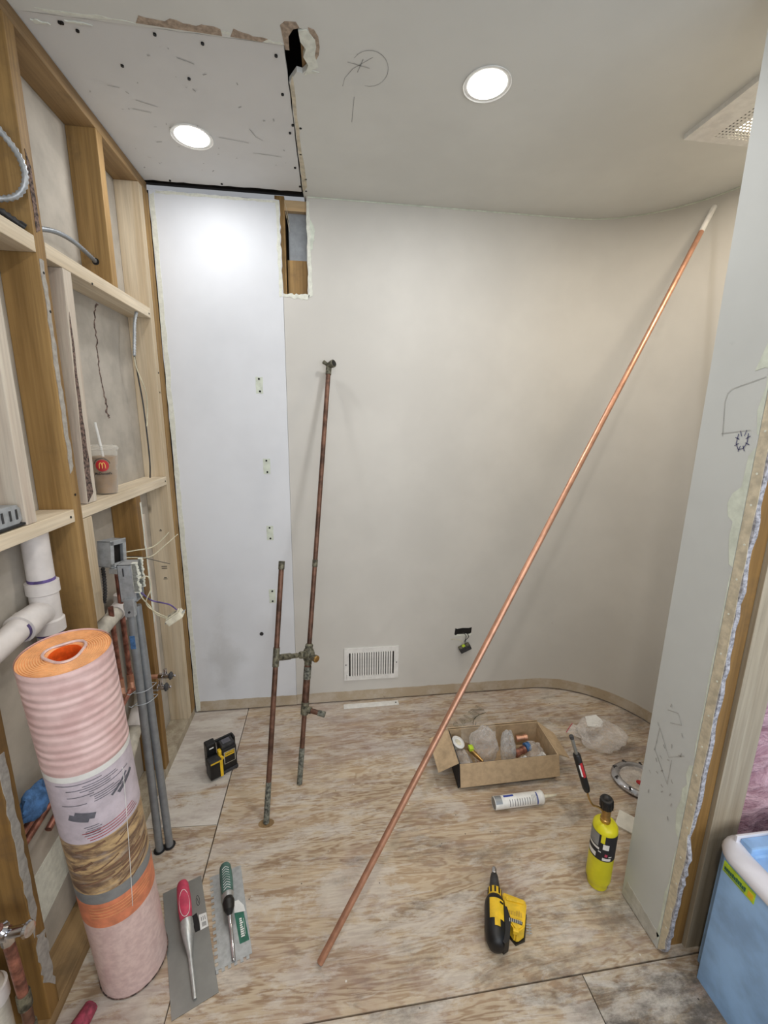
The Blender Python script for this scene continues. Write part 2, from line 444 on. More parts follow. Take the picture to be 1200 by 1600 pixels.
# ---- ceiling
ce = ST('ceiling')
right_edge = jag((.622, 2.034), (.6175, 1.40), 16, .0018)
front_edge = jag((.617, 1.318), (-.10, 1.3125), 20, .0015)
poly = ([(-.12, -1.3), (3.3, -1.3), (3.3, 2.3), (.634, 2.3)] + right_edge +
        [(.640, 1.398), (.655, 1.402), (.668, 1.385), (.676, 1.36), (.672, 1.335), (.683, 1.31), (.678, 1.285), (.665, 1.266), (.640, 1.258), (.622, 1.268)] + front_edge + [(-.12, 1.312)])
bm = B(); prism(bm, poly, H-.001, H+.012, 'z'); O('drywall_sheet', bm, 'ceil', ce)
poly = (jag((-.085, 1.3165), (.613, 1.3215), 14, .001) + jag((.613, 1.3215), (.6165, 2.033), 22, .0012) +
        jag((.6165, 2.033), (-.085, 2.040), 24, .0035))
bm = B(); prism(bm, poly, H+.001, H+.014, 'z'); O('drywall_patch', bm, 'ceilpatch', ce)
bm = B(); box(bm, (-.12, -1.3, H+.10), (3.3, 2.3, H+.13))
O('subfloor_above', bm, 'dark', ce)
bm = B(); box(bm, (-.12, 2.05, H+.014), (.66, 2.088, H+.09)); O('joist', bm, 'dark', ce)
bm = B(); box(bm, (.655, 1.0, H+.014), (.69, 2.05, H+.10)); O('joist', bm, 'brown_y', ce)
# torn paper and plaster round the ceiling hole
pr = [(.676, 1.258), (.690, 1.262), (.700, 1.28), (.703, 1.31), (.700, 1.335), (.692, 1.352), (.688, 1.33), (.692, 1.31), (.689, 1.29), (.680, 1.275)]
bm = B(); prism(bm, pr, H-.0022, H-.001, 'z'); O('torn_paper', bm, 'paper_tan', ce)
pr = [(.652, 1.270), (.672, 1.264), (.682, 1.275), (.692, 1.29), (.694, 1.31), (.690, 1.335), (.698, 1.372), (.68, 1.385), (.70, 1.39), (.66, 1.405), (.672, 1.37), (.660, 1.345), (.668, 1.32), (.655, 1.30)]
bm = B(); prism(bm, pr, H-.003, H+.010, 'z'); O('torn_gypsum', bm, 'plaster', ce)
pr = [(.610, 1.262), (.622, 1.250), (.648, 1.248), (.655, 1.262), (.64, 1.268), (.627, 1.29), (.626, 1.33), (.616, 1.33)]
bm = B(); prism(bm, pr, H-.0022, H-.001, 'z'); O('torn_paper', bm, 'paper_tan', ce)
top = jag((.465, 1.295), (.268, 1.285), 14, .006)
bm = B(); prism(bm, [(.268, 1.307), (.465, 1.313)] + top, H-.002, H-.001, 'z'); O('torn_paper', bm, 'paper_tan', ce)
top = jag((.575, 1.306), (.485, 1.290), 8, .004)
bm = B(); prism(bm, [(.485, 1.312), (.560, 1.316)] + top, H-.002, H-.001, 'z'); O('torn_paper', bm, 'paper_tan', ce)
for x0, x1, a, b in ((.05, .268, 1.300, .006), (.465, .487, 1.300, .004), (.56, .612, 1.308, .005), (.10, .16, 1.326, .003), (.02, .06, 1.335, .006)):
    pts = jag((x0, a), (x1, a+.002), 8, b*.6) + jag((x1, a+b+.003), (x0, a+b+.001), 8, b*.5)
    bm = B(); prism(bm, pts, H-.0018, H+.0008, 'z'); O('joint_compound', bm, 'plaster', ce)
pts = jag((.627, 1.41), (.640, 2.03), 14, .0025) + jag((.6225, 2.03), (.618, 1.41), 14, .0012)
bm = B(); prism(bm, pts, H-.0022, H-.0008, 'z'); O('joint_compound', bm, 'bead', ce)
for x, y in ((.085, 1.335), (.115, 1.353), (.30, 1.335), (.41, 1.345), (.34, 1.47), (.175, 1.45), (.59, 1.355), (.593, 1.49), (.612, 1.62), (.60, 1.66), (.628, 1.77), (.602, 1.86), (.612, 1.99), (.638, 1.93), (.636, 1.63), (.30, 2.02), (.10, 2.028), (.09, 1.335), (.635, 2.02)):
    bm = B(); lathe(bm, [(.0042, H-.0022), (.0042, H+.002)], Tr(x, y, 0), 10); O('screw', bm, 'screw', ce)
def stroke(pts, axis, at, mat, parent, wd=.0016, name='pencil_mark', sgn=1):
    bm = B(); f = AX[axis]; pts = [Vector(p) for p in pts]
    L = []; R_ = []
    for i, p in enumerate(pts):
        d = (pts[min(i+1, len(pts)-1)]-pts[max(i-1, 0)]); d = d.normalized() if d.length else Vector((1, 0))
        n = Vector((-d.y, d.x))*wd/2
        L.append(bm.verts.new(f(p.x+n.x, p.y+n.y, at))); R_.append(bm.verts.new(f(p.x-n.x, p.y-n.y, at)))
    for i in range(len(pts)-1): bm.faces.new((L[i], L[i+1], R_[i+1], R_[i]))
    return bm, O(name, bm, mat, parent)
ZC = H-.0016
def arc(cx, cy, rx, ry, a0, a1, n=16): return [(cx+rx*math.cos(math.radians(a0+(a1-a0)*i/n)), cy+ry*math.sin(math.radians(a0+(a1-a0)*i/n))) for i in range(n+1)]
stroke(arc(.835, 1.36, .050, .060, -150, 100), 'z', ZC, 'pencil', ce)
stroke([(.775, 1.345), (.835, 1.357)], 'z', ZC, 'pencil', ce, .0025)
stroke([(.815, 1.330), (.803, 1.375)], 'z', ZC, 'pencil', ce, .0025)
stroke([(.84, 1.32), (.79, 1.365), (.77, 1.40), (.765, 1.43)], 'z', ZC, 'pencil', ce)
stroke([(.800, 1.465), (.799, 1.575)], 'z', ZC, 'pencil', ce, .002)
for a in ([(.36, 1.72), (.455, 1.735)], [(.47, 1.66), (.485, 1.70), (.505, 1.715)], [(.46, 1.79), (.56, 1.80)], [(.13, 1.62), (.18, 1.63)], [(.10, 1.53), (.13, 1.535)], [(.155, 1.58), (.21, 1.60)], [(.33, 1.40), (.37, 1.415)], [(.14, 1.78), (.16, 1.775)]):
    stroke(a, 'z', H-.0004, 'pencil', ce, .0022)
for k in range(34):
    x = random.uniform(.03, .58); y = random.uniform(1.36, 1.96); a = random.uniform(0, PI); l = random.uniform(.003, .012)
    stroke([(x, y), (x+l*math.cos(a), y+l*math.sin(a))], 'z', H-.0004, 'pencil', ce, random.uniform(.002, .004), name='scuff_mark')

# ---- back wall with the curved corner
wb = ST('wall_back')
# left white panel
left = jag((.005, .008), (.003, 2.418), 40, .0018); topz = jag((.003, 2.418), (.522, 2.416), 24, .003)
rt_up = jag((.521, 2.416), (.5235, 2.05), 22, .0028)
poly = left + topz + rt_up + [(.5245, 2.05), (.5245, .072), (.5245, .008)]
bm = B(); prism(bm, poly, YB-.0025, YB+.012, 'y'); O('drywall_sheet', bm, 'panel', wb)
# plaster smears round the panel
def smear(a, b, c, d, n=16, amp=.003, mat='plaster', yy=YB-.0038, par=None, name='joint_compound', axis='y', th=.0014):
    bm = B(); prism(bm, jag(a, b, n, amp)+jag(b, c, 3, amp)+jag(c, d, n, amp)+jag(d, a, 3, amp), yy, yy+th, axis); return O(name, bm, mat, par or wb)
smear((.006, .01), (.005, 2.40), (.024, 2.41), (.027, .01), 44, .003, mat='plaster')
smear((.03, 2.405), (.50, 2.405), (.51, 2.414), (.03, 2.415), 22, .002)
smear((.508, 2.04), (.505, 2.41), (.519, 2.412), (.522, 2.04), 22, .003)
# main sheet: below and right of the slot, then on to the curve
slotr = jag((.632, 2.052), (.634, H), 18, .002)
poly = [(.5255, .008), (1.85, .008), (1.85, H), (.634, H)] + list(reversed(slotr)) + jag((.630, 2.052), (.5255, 2.055), 9, .003) + [(.5255, 2.052)]
bm = B(); prism(bm, poly, YB, YB+.0125, 'y'); O('drywall_sheet', bm, 'wall', wb)
smear((.634, 2.04), (.633, 2.42), (.645, 2.42), (.652, 2.05), 22, .003, yy=YB-.0012)
smear((.64, 2.22), (.645, 2.36), (.668, 2.31), (.658, 2.24), 8, .003, 'plaster_green', YB-.0008, th=.0006)
smear((.52, 2.040), (.632, 2.035), (.638, 2.054), (.525, 2.056), 12, .004, yy=YB-.0012)
# curved section and the straight return wall
bm = B(); cx, cy, R0 = 1.85, 1.548, .515; n = 40
prof = [(cx+R0*math.sin(a*PI/2/n), cy+R0*math.cos(a*PI/2/n)) for a in range(n+1)] + [(2.365, .97)]
pv = []
for (x, y) in prof: pv.append([bm.verts.new((x, y, z)) for z in (.008, H)])
for a, b in zip(pv, pv[1:]): bm.faces.new((a[0], b[0], b[1], a[1]))
ox = []
prof2 = [(cx+(R0+.012)*math.sin(a*PI/2/n), cy+(R0+.012)*math.cos(a*PI/2/n)) for a in range(n+1)] + [(2.377, .97)]
for (x, y) in prof2: ox.append([bm.verts.new((x, y, z)) for z in (.008, H)])
for a, b in zip(ox, ox[1:]): bm.faces.new((a[0], a[1], b[1], b[0]))
for a, b, c, d in zip(pv, pv[1:], ox, ox[1:]): bm.faces.new((a[1], b[1], d[1], c[1])); bm.faces.new((a[0], c[0], d[0], b[0]))
O('curved_drywall', bm, 'wall', wb, smooth=True, angle=30)
# caulk bead at the ceiling
bm = B(); tube(bm, [(x, y-.0005, H-.003) for x, y in [(.64, YB)] + prof[:-1]], .003, 6); O('caulk_bead', bm, 'plaster_green', wb, smooth=True)
# cavity behind the slot and behind the panels
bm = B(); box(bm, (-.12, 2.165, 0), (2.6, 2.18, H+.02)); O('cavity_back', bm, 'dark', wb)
bm = B(); box(bm, (.545, 2.095, 2.045), (.632, 2.13, 2.20), .001); O('wood_block', bm, 'brown_z', wb)
bm = B(); box(bm, (.553, 2.10, 2.20), (.640, 2.104, 2.40)); O('metal_duct', bm, 'emt', wb)
bm = B(); box(bm, (.50, 2.078, 1.9), (.540, 2.15, H)); O('stud', bm, 'brown_z', wb)
bm = B(); box(bm, (.54, 2.076, 2.385), (.66, 2.15, 2.425)); O('header_board', bm, 'pale_x', wb)
bm = B(); box(bm, (.655, 2.076, 1.9), (.69, 2.15, H)); O('stud', bm, 'brown_z', wb)
for z in (2.33, 2.36): 
    bm = B(); tube(bm, smooth_path([(.545, 2.074, z+.05), (.555, 2.068, z), (.560, 2.066, z-.03)]), .0008, 5); O('loose_thread', bm, 'bead', wb)
# putty patches with screws where a bracket rail was
for x, z in ((.405, 1.665), (.4215, 1.296), (.4230, .969), (.4205, .639)):
    bm = B(); prism(bm, jag((x-.016, z-.036), (x-.016, z+.036), 6, .001)+jag((x-.016, z+.036), (x+.016, z+.036), 4, .001)+jag((x+.016, z+.036), (x+.016, z-.036), 6, .001)+jag((x+.016, z-.036), (x-.016, z-.036), 4, .001), YB-.0034, YB-.0024, 'y')
    p = O('bare_patch', bm, 'plaster_green', wb)
    for dz in (-.027, .027):
        bm = B(); lathe(bm, [(.0045, 0), (.0045, .002)], Tr(x+random.uniform(-.002, .002), YB-.0032, z+dz) @ Matrix.Rotation(PI/2, 4, 'X'), 10); O('screw', bm, 'screw', p)
for x, z in ((.398, .395), (.405, .345)):
    bm = B(); lathe(bm, [(.0035, 0), (.0035, .002)], Tr(x+.03, YB-.002, z) @ Matrix.Rotation(PI/2, 4, 'X'), 8); O('screw', bm, 'screw', wb)
bm = B(); lathe(bm, [(.010, 0), (.010, .0015)], Tr(.358, YB-.0022, .434) @ Matrix.Rotation(PI/2, 4, 'X'), 16); O('plugged_hole', bm, 'dgrey', wb)
bm = B(); box(bm, (2.358, 1.708, 1.450), (2.3645, 1.728, 1.50), .001); O('tape_scrap', bm, 'white', wb)
# hole for the low outlet
bm = B(); prism(bm, [(1.385, .372), (1.388, .408), (1.40, .404), (1.43, .408), (1.465, .406), (1.482, .410), (1.480, .378), (1.462, .366), (1.45, .375), (1.425, .370), (1.41, .366), (1.398, .362)], YB-.0008, YB+.002, 'y'); O('outlet_hole', bm, 'black', wb)
smear((1.385, .36), (1.40, .372), (1.485, .372), (1.478, .36), 6, .003, yy=YB-.0016, mat='plaster')

# ---- partition stub on the right
wr = ST('wall_right')
Xp = 1.65; Y0, Y1 = .832, .985
bm = B(); prism(bm, [(Y0, .006), (Y1, .004), (Y1, H), (Y0, H)], Xp, Xp+.012, 'x'); O('drywall_end', bm, 'partition', wr)
bm = B(); box(bm, (Xp+.0005, Y1-.0125, .006), (2.36, Y1, H)); O('drywall_sheet', bm, 'wall', wr)
# bare paper flange (corner bead) and torn gypsum edge
fl_out = jag((.806, H), (.806, .45), 44, .0016)
poly = [(.831, .006), (.831, H)] + [(.806, H)] + fl_out[1:] + jag((.806, .45), (.812, .42), 3, .004) + jag((.806, .40), (.812, .012), 14, .003)
bm = B(); prism(bm, poly, Xp+.0004, Xp+.0018, 'x'); O('corner_bead', bm, 'bead', wr)
poly = [(.832, .006), (.832, H)] + jag((.803, H), (.803, .44), 60, .0035) + [(.812, .43), (.803, .40)] + jag((.799, .39), (.808, .01), 22, .004)
bm = B(); prism(bm, poly, Xp+.0019, Xp+.013, 'x'); O('torn_gypsum', bm, 'gypsum', wr)
for k in range(26):
    z = 2.3-k*.088+random.uniform(-.01, .01)
    bm = B(); lathe(bm, [(.0026, 0), (.0026, .001)], Tr(Xp+.0009, .817+random.uniform(-.003, .003), z) @ Matrix.Rotation(-PI/2, 4, 'Y'), 8); O('bead_hole', bm, 'plaster', wr)
# irregular primer patches next to the bead
def patch(pts, mat='plaster_green'):
    bm = B(); prism(bm, pts, Xp-.0008, Xp+.0002, 'x'); O('primer_patch', bm, mat, wr)
patch([(.832, 1.66), (.832, 1.86), (.845, 1.82), (.838, 1.77), (.842, 1.72), (.868, 1.635), (.848, 1.64), (.838, 1.638), (.836, 1.60), (.845, 1.55), (.836, 1.50), (.832, 1.495)])
patch([(.832, 1.19), (.832, 1.47), (.845, 1.45), (.847, 1.38), (.866, 1.36), (.874, 1.335), (.866, 1.305), (.852, 1.295), (.854, 1.255), (.848, 1.225), (.842, 1.195)])
patch([(.832, .40), (.832, .64), (.842, .632), (.846, .60), (.838, .575), (.850, .55), (.846, .52), (.854, .48), (.846, .42)])
patch([(.832, .66), (.832, 1.18), (.8345, 1.15), (.834, 1.0), (.836, .92), (.834, .80), (.836, .70)])
patch([(.832, .03), (.832, .38), (.836, .33), (.834, .25), (.842, .20), (.838, .12), (.842, .05)])
M['strip'] = plain('unpainted_strip', (.76, .755, .73), .8, var=.04)
patch(jag((.983, .005), (.832, .008), 8, .001)+jag((.832, .055), (.983, .072), 12, .003), 'strip')
for pts in ([(.840, 1.62), (.915, 1.60), (.925, 1.59), (.928, 1.57), (.918, 1.49)], [(.922, 1.497), (.852, 1.507)]):
    stroke(pts, 'x', Xp-.0010, 'pencil', wr, .0015)
cxs, czs = .866, 1.482
stroke([(cxs+.012, czs+.016), (cxs+.014, czs-.006), (cxs+.006, czs-.020), (cxs-.006, czs-.016), (cxs-.012, czs-.002), (cxs-.011, czs+.018)], 'x', Xp-.0012, 'ink', wr, .0018, 'ink_mark')
for a in range(8):
    an = a*PI/4+.3; u, v = math.cos(an)*.012, math.sin(an)*.017
    stroke([(cxs+u*.7, czs+v*.7), (cxs+u*1.6, czs+v*1.5)], 'x', Xp-.0012, 'ink', wr, .0016, 'ink_mark')
for pts in ([(.95, .66), (.905, .60), (.86, .645)], [(.95, .66), (.955, .58)], [(.955, .585), (.895, .52)], [(.895, .52), (.895, .60)], [(.935, .73), (.90, .745), (.885, .72), (.92, .70)]):
    stroke(pts, 'x', Xp-.0010, 'pencil', wr, .0018)
for k in range(20):
    y = random.uniform(.87, .96); z = random.uniform(.42, .75); a = random.uniform(0, PI)
    stroke([(y, z), (y+.008*math.cos(a), z+.012*math.sin(a))], 'x', Xp-.001, 'pencil', wr, .003, 'scuff_mark')
# framing of the partition
bm = B(); box(bm, (1.664, .838, .0), (1.737, .972, H), .0015); O('stud', bm, 'amber_z', wr)
bm = B(); box(bm, (1.738, .826, .0), (1.826, .864, H), .0015); O('stud', bm, 'greywood_z', wr)
bm = B(); box(bm, (1.738, .865, .0), (3.3, .972, .038), .0015); O('bottom_plate', bm, 'pale_x', wr)
bm = B()
g = 26
for ix, (x0, x1) in enumerate(((1.83, 2.23),)):
    ny, nz = 16, 60
    vv = [[bm.verts.new((x0+(x1-x0)*i/ny, .862+.012*math.sin(i*.9+k*.35)*math.cos(k*.8)+random.uniform(-.004, .004)+(.03 if i in (0, ny) else 0), .04+(H-.06)*k/nz)) for k in range(nz+1)] for i in range(ny+1)]
    for i in range(ny):
        for k in range(nz): bm.faces.new((vv[i][k], vv[i+1][k], vv[i+1][k+1], vv[i][k+1]))
bk = [bm.verts.new(p) for p in ((1.83, .968, .04), (2.23, .968, .04), (2.23, .968, H-.02), (1.83, .968, H-.02))]; bm.faces.new(bk)
O('insulation_batt', bm, 'insul', wr, smooth=True, angle=80)
for x in (2.235, 2.64, 3.05):
    bm = B(); box(bm, (x, .838, .038), (x+.038, .926, H)); O('stud', bm, 'pale_z', wr)
bm = B(); box(bm, (2.36, .974, .0), (3.3, .986, H)); O('drywall_sheet', bm, 'dry', wr)
# rest of the room behind the photographer
ws = ST('wall_side'); bm = B(); box(bm, (3.2, -1.3, 0), (3.215, 1.0, H)); O('drywall_sheet', bm, 'wall', ws)
wre = ST('wall_rear'); bm = B()
for lo, hi in (((-.12, -1.315, 0), (3.3, -1.3, .75)), ((-.12, -1.315, 2.15), (3.3, -1.3, H)), ((-.12, -1.315, .75), (.15, -1.3, 2.15)), ((2.85, -1.315, .75), (3.3, -1.3, 2.15))): box(bm, lo, hi)
O('drywall_sheet', bm, 'wall', wre)
wi = ST('added_window'); bm = B()  # unseen window, added as an opening for the rear fill light
for lo, hi in (((.15, -1.32, .75), (2.85, -1.28, .80)), ((.15, -1.32, 2.10), (2.85, -1.28, 2.15)), ((.15, -1.32, .80), (.20, -1.28, 2.10)), ((2.80, -1.32, .80), (2.85, -1.28, 2.10)), ((1.475, -1.32, .80), (1.525, -1.28, 2.10))): box(bm, lo, hi)
O('added_window_frame', bm, 'white', wi)

# ================================================================== LEFT STUD WALL
wl = ST('wall_left')
bm = B(); box(bm, (-.105, -1.3, 0), (-.090, 2.165, H)); O('drywall_sheet', bm, 'dry', wl)
def timber(name, lo, hi, mat, par=None, bev=.0018):
    bm = B(); box(bm, lo, hi, bev); return O(name, bm, mat, par or wl)
D = -.0895
timber('top_plate', (D, -1.3, 2.402), (0, 2.055, 2.4385), 'brown_y')
timber('bottom_plate', (D, 1.35, 0), (0, 2.055, .038), 'greywood_z')
timber('bottom_plate', (D, -1.3, 0), (0, 1.348, .038), 'brown_y')
sA = timber('stud', (D, 1.265, .038), (0, 1.303, 2.402), 'brown_z')
timber('stud', (D, 1.660, 1.949), (0, 1.698, 2.402), 'brown_z')
timber('stud', (D, 1.650, .038), (0, 1.690, 1.226), 'amber_z')
timber('stud', (D, 1.968, .038), (0, 2.006, 2.402), 'pale_z')
timber('stud', (D, 2.0075, .038), (.0015, 2.0595, 2.402), 'brown_z')
timber('stud', (D, 1.076, 1.262), (0, 1.112, 1.911), 'cream_z')
sD = timber('stud', (D, .868, .038), (0, .904, 2.402), 'amber_z')
timber('stud', (D, .45, .038), (0, .488, 2.402), 'brown_z')
timber('stud', (D, .05, .038), (0, .088, 2.402), 'brown_z')
timber('stud', (D, -.4, .038), (0, -.362, 2.402), 'brown_z')
# leaning short stud between the rails, with bark edge
bm = B(); prism(bm, [(1.335, 1.263), (1.388, 1.263), (1.408, 1.91), (1.368, 1.91)], D+.01, 0.0005, 'x'); sS = O('stud', bm, 'cream_z', wl)
bm = B(); prism(bm, jag((1.338, 1.264), (1.371, 1.80), 14, .0015)+jag((1.374, 1.80), (1.372, 1.264), 20, .003), -.0002, .0011, 'x'); O('bark_edge', bm, 'bark', sS)
timber('sister_block', (D+.02, 1.3045, .90), (0, 1.350, 1.224), 'pale_z')
# rails
timber('rail', (D, 1.3045, 1.911), (.0005, 1.9665, 1.949), 'pale_y')
timber('rail', (D, .905, 1.911), (.0005, 1.2635, 1.949), 'pale_y')
timber('rail', (D, 1.3045, 1.226), (.0008, 1.9665, 1.261), 'pale_y')
timber('rail', (D, .905, 1.226), (.0008, 1.2635, 1.261), 'pale_y')
# old plaster smears on stud edges
def edge_smear(a, b, c, d, n, amp, par, mat='paintsmear'):
    bm = B(); prism(bm, jag(a, b, n, amp)+jag(b, c, 2, amp)+jag(c, d, n, amp)+jag(d, a, 2, amp), -.0002, .0014, 'x'); O('paint_smear', bm, mat, par)
edge_smear((1.272, 1.36), (1.271, 1.90), (1.288, 1.90), (1.290, 1.38), 26, .003, sA)
edge_smear((1.276, 1.96), (1.276, 2.14), (1.290, 2.11), (1.292, 1.97), 8, .0015, sA, 'bark')
sB = timber('wood_shim', (-.004, 1.6915, .40), (0, 1.716, 1.15), 'cream_z')
edge_smear((1.690, .70), (1.680, 1.20), (1.690, 1.20), (1.700, .72), 18, .004, sB, 'plaster')
edge_smear((.870, .30), (.868, .80), (.890, .80), (.892, .36), 18, .004, sD)
edge_smear((.868, .16), (.875, .30), (.903, .28), (.900, .10), 10, .006, sD)
# lumber stamp strokes
for z, w_ in ((.845, .024), (.836, .024), (1.02, .006), (1.015, .010), (.79, .012), (.784, .018)):
    bm = B(); box(bm, (-.045-w_/2, 1.9673, z-.0015), (-.045+w_/2, 1.9679, z+.0015)); O('lumber_stamp', bm, 'print', wl)
# crack torn through the old drywall
pts = [(1.735, 1.905), (1.712, 1.88), (1.700, 1.84), (1.698, 1.78), (1.690, 1.72), (1.696, 1.66), (1.700, 1.61), (1.712, 1.57), (1.708, 1.53), (1.722, 1.51)]
bm = B(); Lp = []; Rp = []
P_ = smooth_path([(0, a, b) for a, b in pts], 5)
for i, p in enumerate(P_):
    k = (.0022+.003*random.random()) * (1.9 if i > 32 or i < 4 else 1); j = random.uniform(-.0055, .0055)
    Lp.append((p.y-k+j, p.z)); Rp.append((p.y+k+j, p.z+random.uniform(-.002, .002)))
prism(bm, Lp+list(reversed(Rp)), -.0902, -.0893, 'x'); O('drywall_crack', bm, 'bark', wl)
_ = 0
# white unpainted rectangle low in the bay
bm = B(); prism(bm, [(.99, .14), (.985, .30), (1.15, .315), (1.16, .17)], -.0902, -.0885, 'x'); O('drywall_patch', bm, 'plaster', wl)
for y, z in ((1.28, 1.87), (1.285, 1.78), (1.28, 1.30), (1.95, 1.925), (1.95, 1.243), (1.245, 1.243), (1.52, 1.913), (1.99, 1.7), (1.985, 1.62)):
    bm = B(); lathe(bm, [(.0035, 0), (.0035, .0012)], Tr(.0009, y, z) @ Matrix.Rotation(PI/2, 4, 'Y'), 8); O('nail_head', bm, 'screw', wl)

# ================================================================== LIGHTS
def downlight(x, y, label, watt, z=H, col=(1, .99, .98)):
    t = T('recessed_light', label, 'ceiling light', (x, y, z), 'recessed ceiling lights')
    bm = B(); lathe(bm, [(.050, -.001), (.064, -.0015), (.0665, -.004), (.0665, -.001), (.064, .0)], Tr(x, y, z-.001), 40, caps=False); O('trim_ring', bm, 'white', t, True)
    bm = B(); lathe(bm, [(.0535, -.004), (.0545, -.0025)], Tr(x, y, z), 40); O('diffuser', bm, 'led', t)
    ld = bpy.data.lights.new('lamp', 'AREA'); ld.shape = 'DISK'; ld.size = .10; ld.energy = watt; ld.color = col
    lo = bpy.data.objects.new('lamp', ld); COL.objects.link(lo); lo.parent = t; lo.location = (0, 0, -.0065)
    return t
downlight(.272, 1.728, 'round recessed light in the bare drywall patch above the white wall panel', LAMP_W)
downlight(1.165, 1.362, 'round recessed light in the painted ceiling, above the leaning copper pipe', LAMP_W*2.3)
downlight(.83, -.05, 'round recessed light in the ceiling right above the photographer', REAR_W, col=(1, .93, .84))
downlight(2.2, -.5, 'unseen round fill light added in the ceiling over the bathtub', REAR_W*.6)  # added fill lamp, out of view above the tub

# exhaust fan with lamp, behind the partition
t = T('exhaust_fan', 'square white exhaust fan grille with warm lamp, high behind the grey partition', 'fan', (2.04, 1.30, H))
bm = B(); x0, x1, y0, y1 = 1.873, 2.26, 1.16, 1.468
# border as four bars, bevelled
for lo, hi in (((x0, y0, H-.016), (x0+.085, y1, H-.001)), ((x1-.06, y0, H-.016), (x1, y1, H-.001)), ((x0+.085, y0, H-.016), (x1-.06, y0+.05, H-.001)), ((x0+.085, y1-.028, H-.016), (x1-.06, y1, H-.001))):
    box(bm, lo, hi)
O('cover_frame', bm, 'white', t)
bm = B(); gx0, gx1, gy0, gy1 = x0+.085, x1-.06, y0+.05, y1-.028; s = .0125
k = gx0+s/2
while k < gx1: box(bm, (k, gy0, H-.0158), (k+.0062, gy1, H-.0148)); k += s
k = gy0+s/2
while k < gy1: box(bm, (gx0, k, H-.0156), (gx1, k+.0062, H-.0149)); k += s
O('grille', bm, 'white', t, kind='stuff')
bm = B(); box(bm, (gx0+.045, gy0+.03, H-.0110), (gx1-.02, gy1-.025, H-.007), .001); O('lamp_lens', bm, 'fanled', t)
bm = B(); box(bm, (gx0, gy0, H-.006), (gx1, gy1, H-.0045)); O('fan_housing', bm, 'dgrey', t)
ld = bpy.data.lights.new('lamp', 'AREA'); ld.shape = 'RECTANGLE'; ld.size = .14; ld.size_y = .14; ld.energy = FAN_W; ld.color = (1, .86, .68)
lo = bpy.data.objects.new('lamp', ld); COL.objects.link(lo); lo.parent = t; lo.location = (.045, .0, -.018)

#@@OBJECTS@@
# ================================================================== SERVICES IN THE STUD WALL
# white drain pipe with a branch
t = T('drain_pipe', 'white waste pipe with purple-primed branch fitting between the studs, behind the roll', 'pipe', (-.047, 1.20, .038))
px, py = -.047, 1.165
bm = B(); tube(bm, [(px, py, 1.225), (px, py, 1.075)], .0300, 24); O('pipe', bm, 'pvc', t, True)
bm = B(); tube(bm, [(px, py, .040), (px, py, .955)], .0300, 24); O('pipe', bm, 'pvc', t, True)
bm = B(); tube(bm, [(px, .91, .985), (px, 1.085, 1.008)], .0285, 24); O('pipe', bm, 'pvc', t, True)
bm = B()
lathe(bm, [(.033, .945), (.0375, .947), (.0375, .980), (.033, .984), (.033, 1.055), (.0375, 1.058), (.0375, 1.088), (.032, 1.090)], Tr(px, py, 0), 28)
tube(bm, [(px, py, .99), (px, py-.03, 1.012), (px, py-.06, 1.008), (px, py-.08, 1.006)], [.028, .032, .034, .0355], 24)
tube(bm, [(px, py-.078, 1.006), (px, py-.105, 1.003)], .0365, 24)
O('sanitary_tee', bm, 'pvc', t, True)
for a, b, r in (((px, py, 1.089), (px, py, 1.098), .0308), ((px, py-.105, 1.003), (px, py-.113, 1.002), .0295), ((px, py, .943), (px, py, .938), .0306)):
    bm = B(); tube(bm, [a, b], r, 24); O('primer_ring', bm, 'primer', t, True)
# grey-white branch heading right and down to the low elbow
t = T('vent_pipe', 'white plastic pipe rising slanted from behind the roll to the studs by the conduits', 'pipe', (-.04, 1.45, .85))
bm = B(); tube(bm, [(-.045, 1.312, .812), (-.045, 1.50, .835)], .024, 20); O('pipe', bm, 'pvc_dirty', t, True)
bm = B(); tube(bm, [(-.045, 1.50, .835), (-.045, 1.545, .841)], .029, 20); lathe(bm, [(.026, .79), (.029, .80), (.029, .88), (.026, .885)], Tr(-.045, 1.56, 0), 20); O('coupling', bm, 'pvc', t, True)
t = T('trap_elbow', 'scuffed white drain elbow low between the studs, right of the roll', 'pipe', (-.045, 1.53, .04))
bm = B(); tube(bm, bend((-.045, 1.615, .80), (-.045, 1.615, .40), (-.045, 1.45, .275), .07), .024, 20); O('pipe', bm, 'pvc_dirty', t, True)
bm = B(); tube(bm, [(-.045, 1.585, .385), (-.045, 1.535, .345)], .030, 20); O('coupling', bm, 'pvc', t, True)
bm = B(); tube(bm, [(-.045, 1.45, .275), (-.045, 1.38, .225), (-.045, 1.36, .05)], .024, 20); O('lower_pipe', bm, 'pvc_dirty', t, True)

# copper supply lines
t = T('copper_supply_line', 'pair of thin copper water lines running down behind the grey conduits', 'pipe', (-.03, 1.5, .4))
for i, (y, z1) in enumerate(((1.455, .585), (1.525, .560))):
    bm = B(); tube(bm, [(-.035, y, 1.05 if i else .88), (-.035, y, z1)], .0085, 12); O('riser', bm, 'copper_mid', t, True)
    bm = B(); tube(bm, bend((-.035, y, z1+.02), (-.035, y, z1-.02), (-.02, y-.03, z1-.03), .012), .0115, 12); O('elbow', bm, 'copper', t, True)
    bm = B(); tube(bm, [(-.025, y-.01, z1-.025), (-.025, y-.45, z1-.12)], .0085, 12); O('lateral', bm, 'copper_mid', t, True)
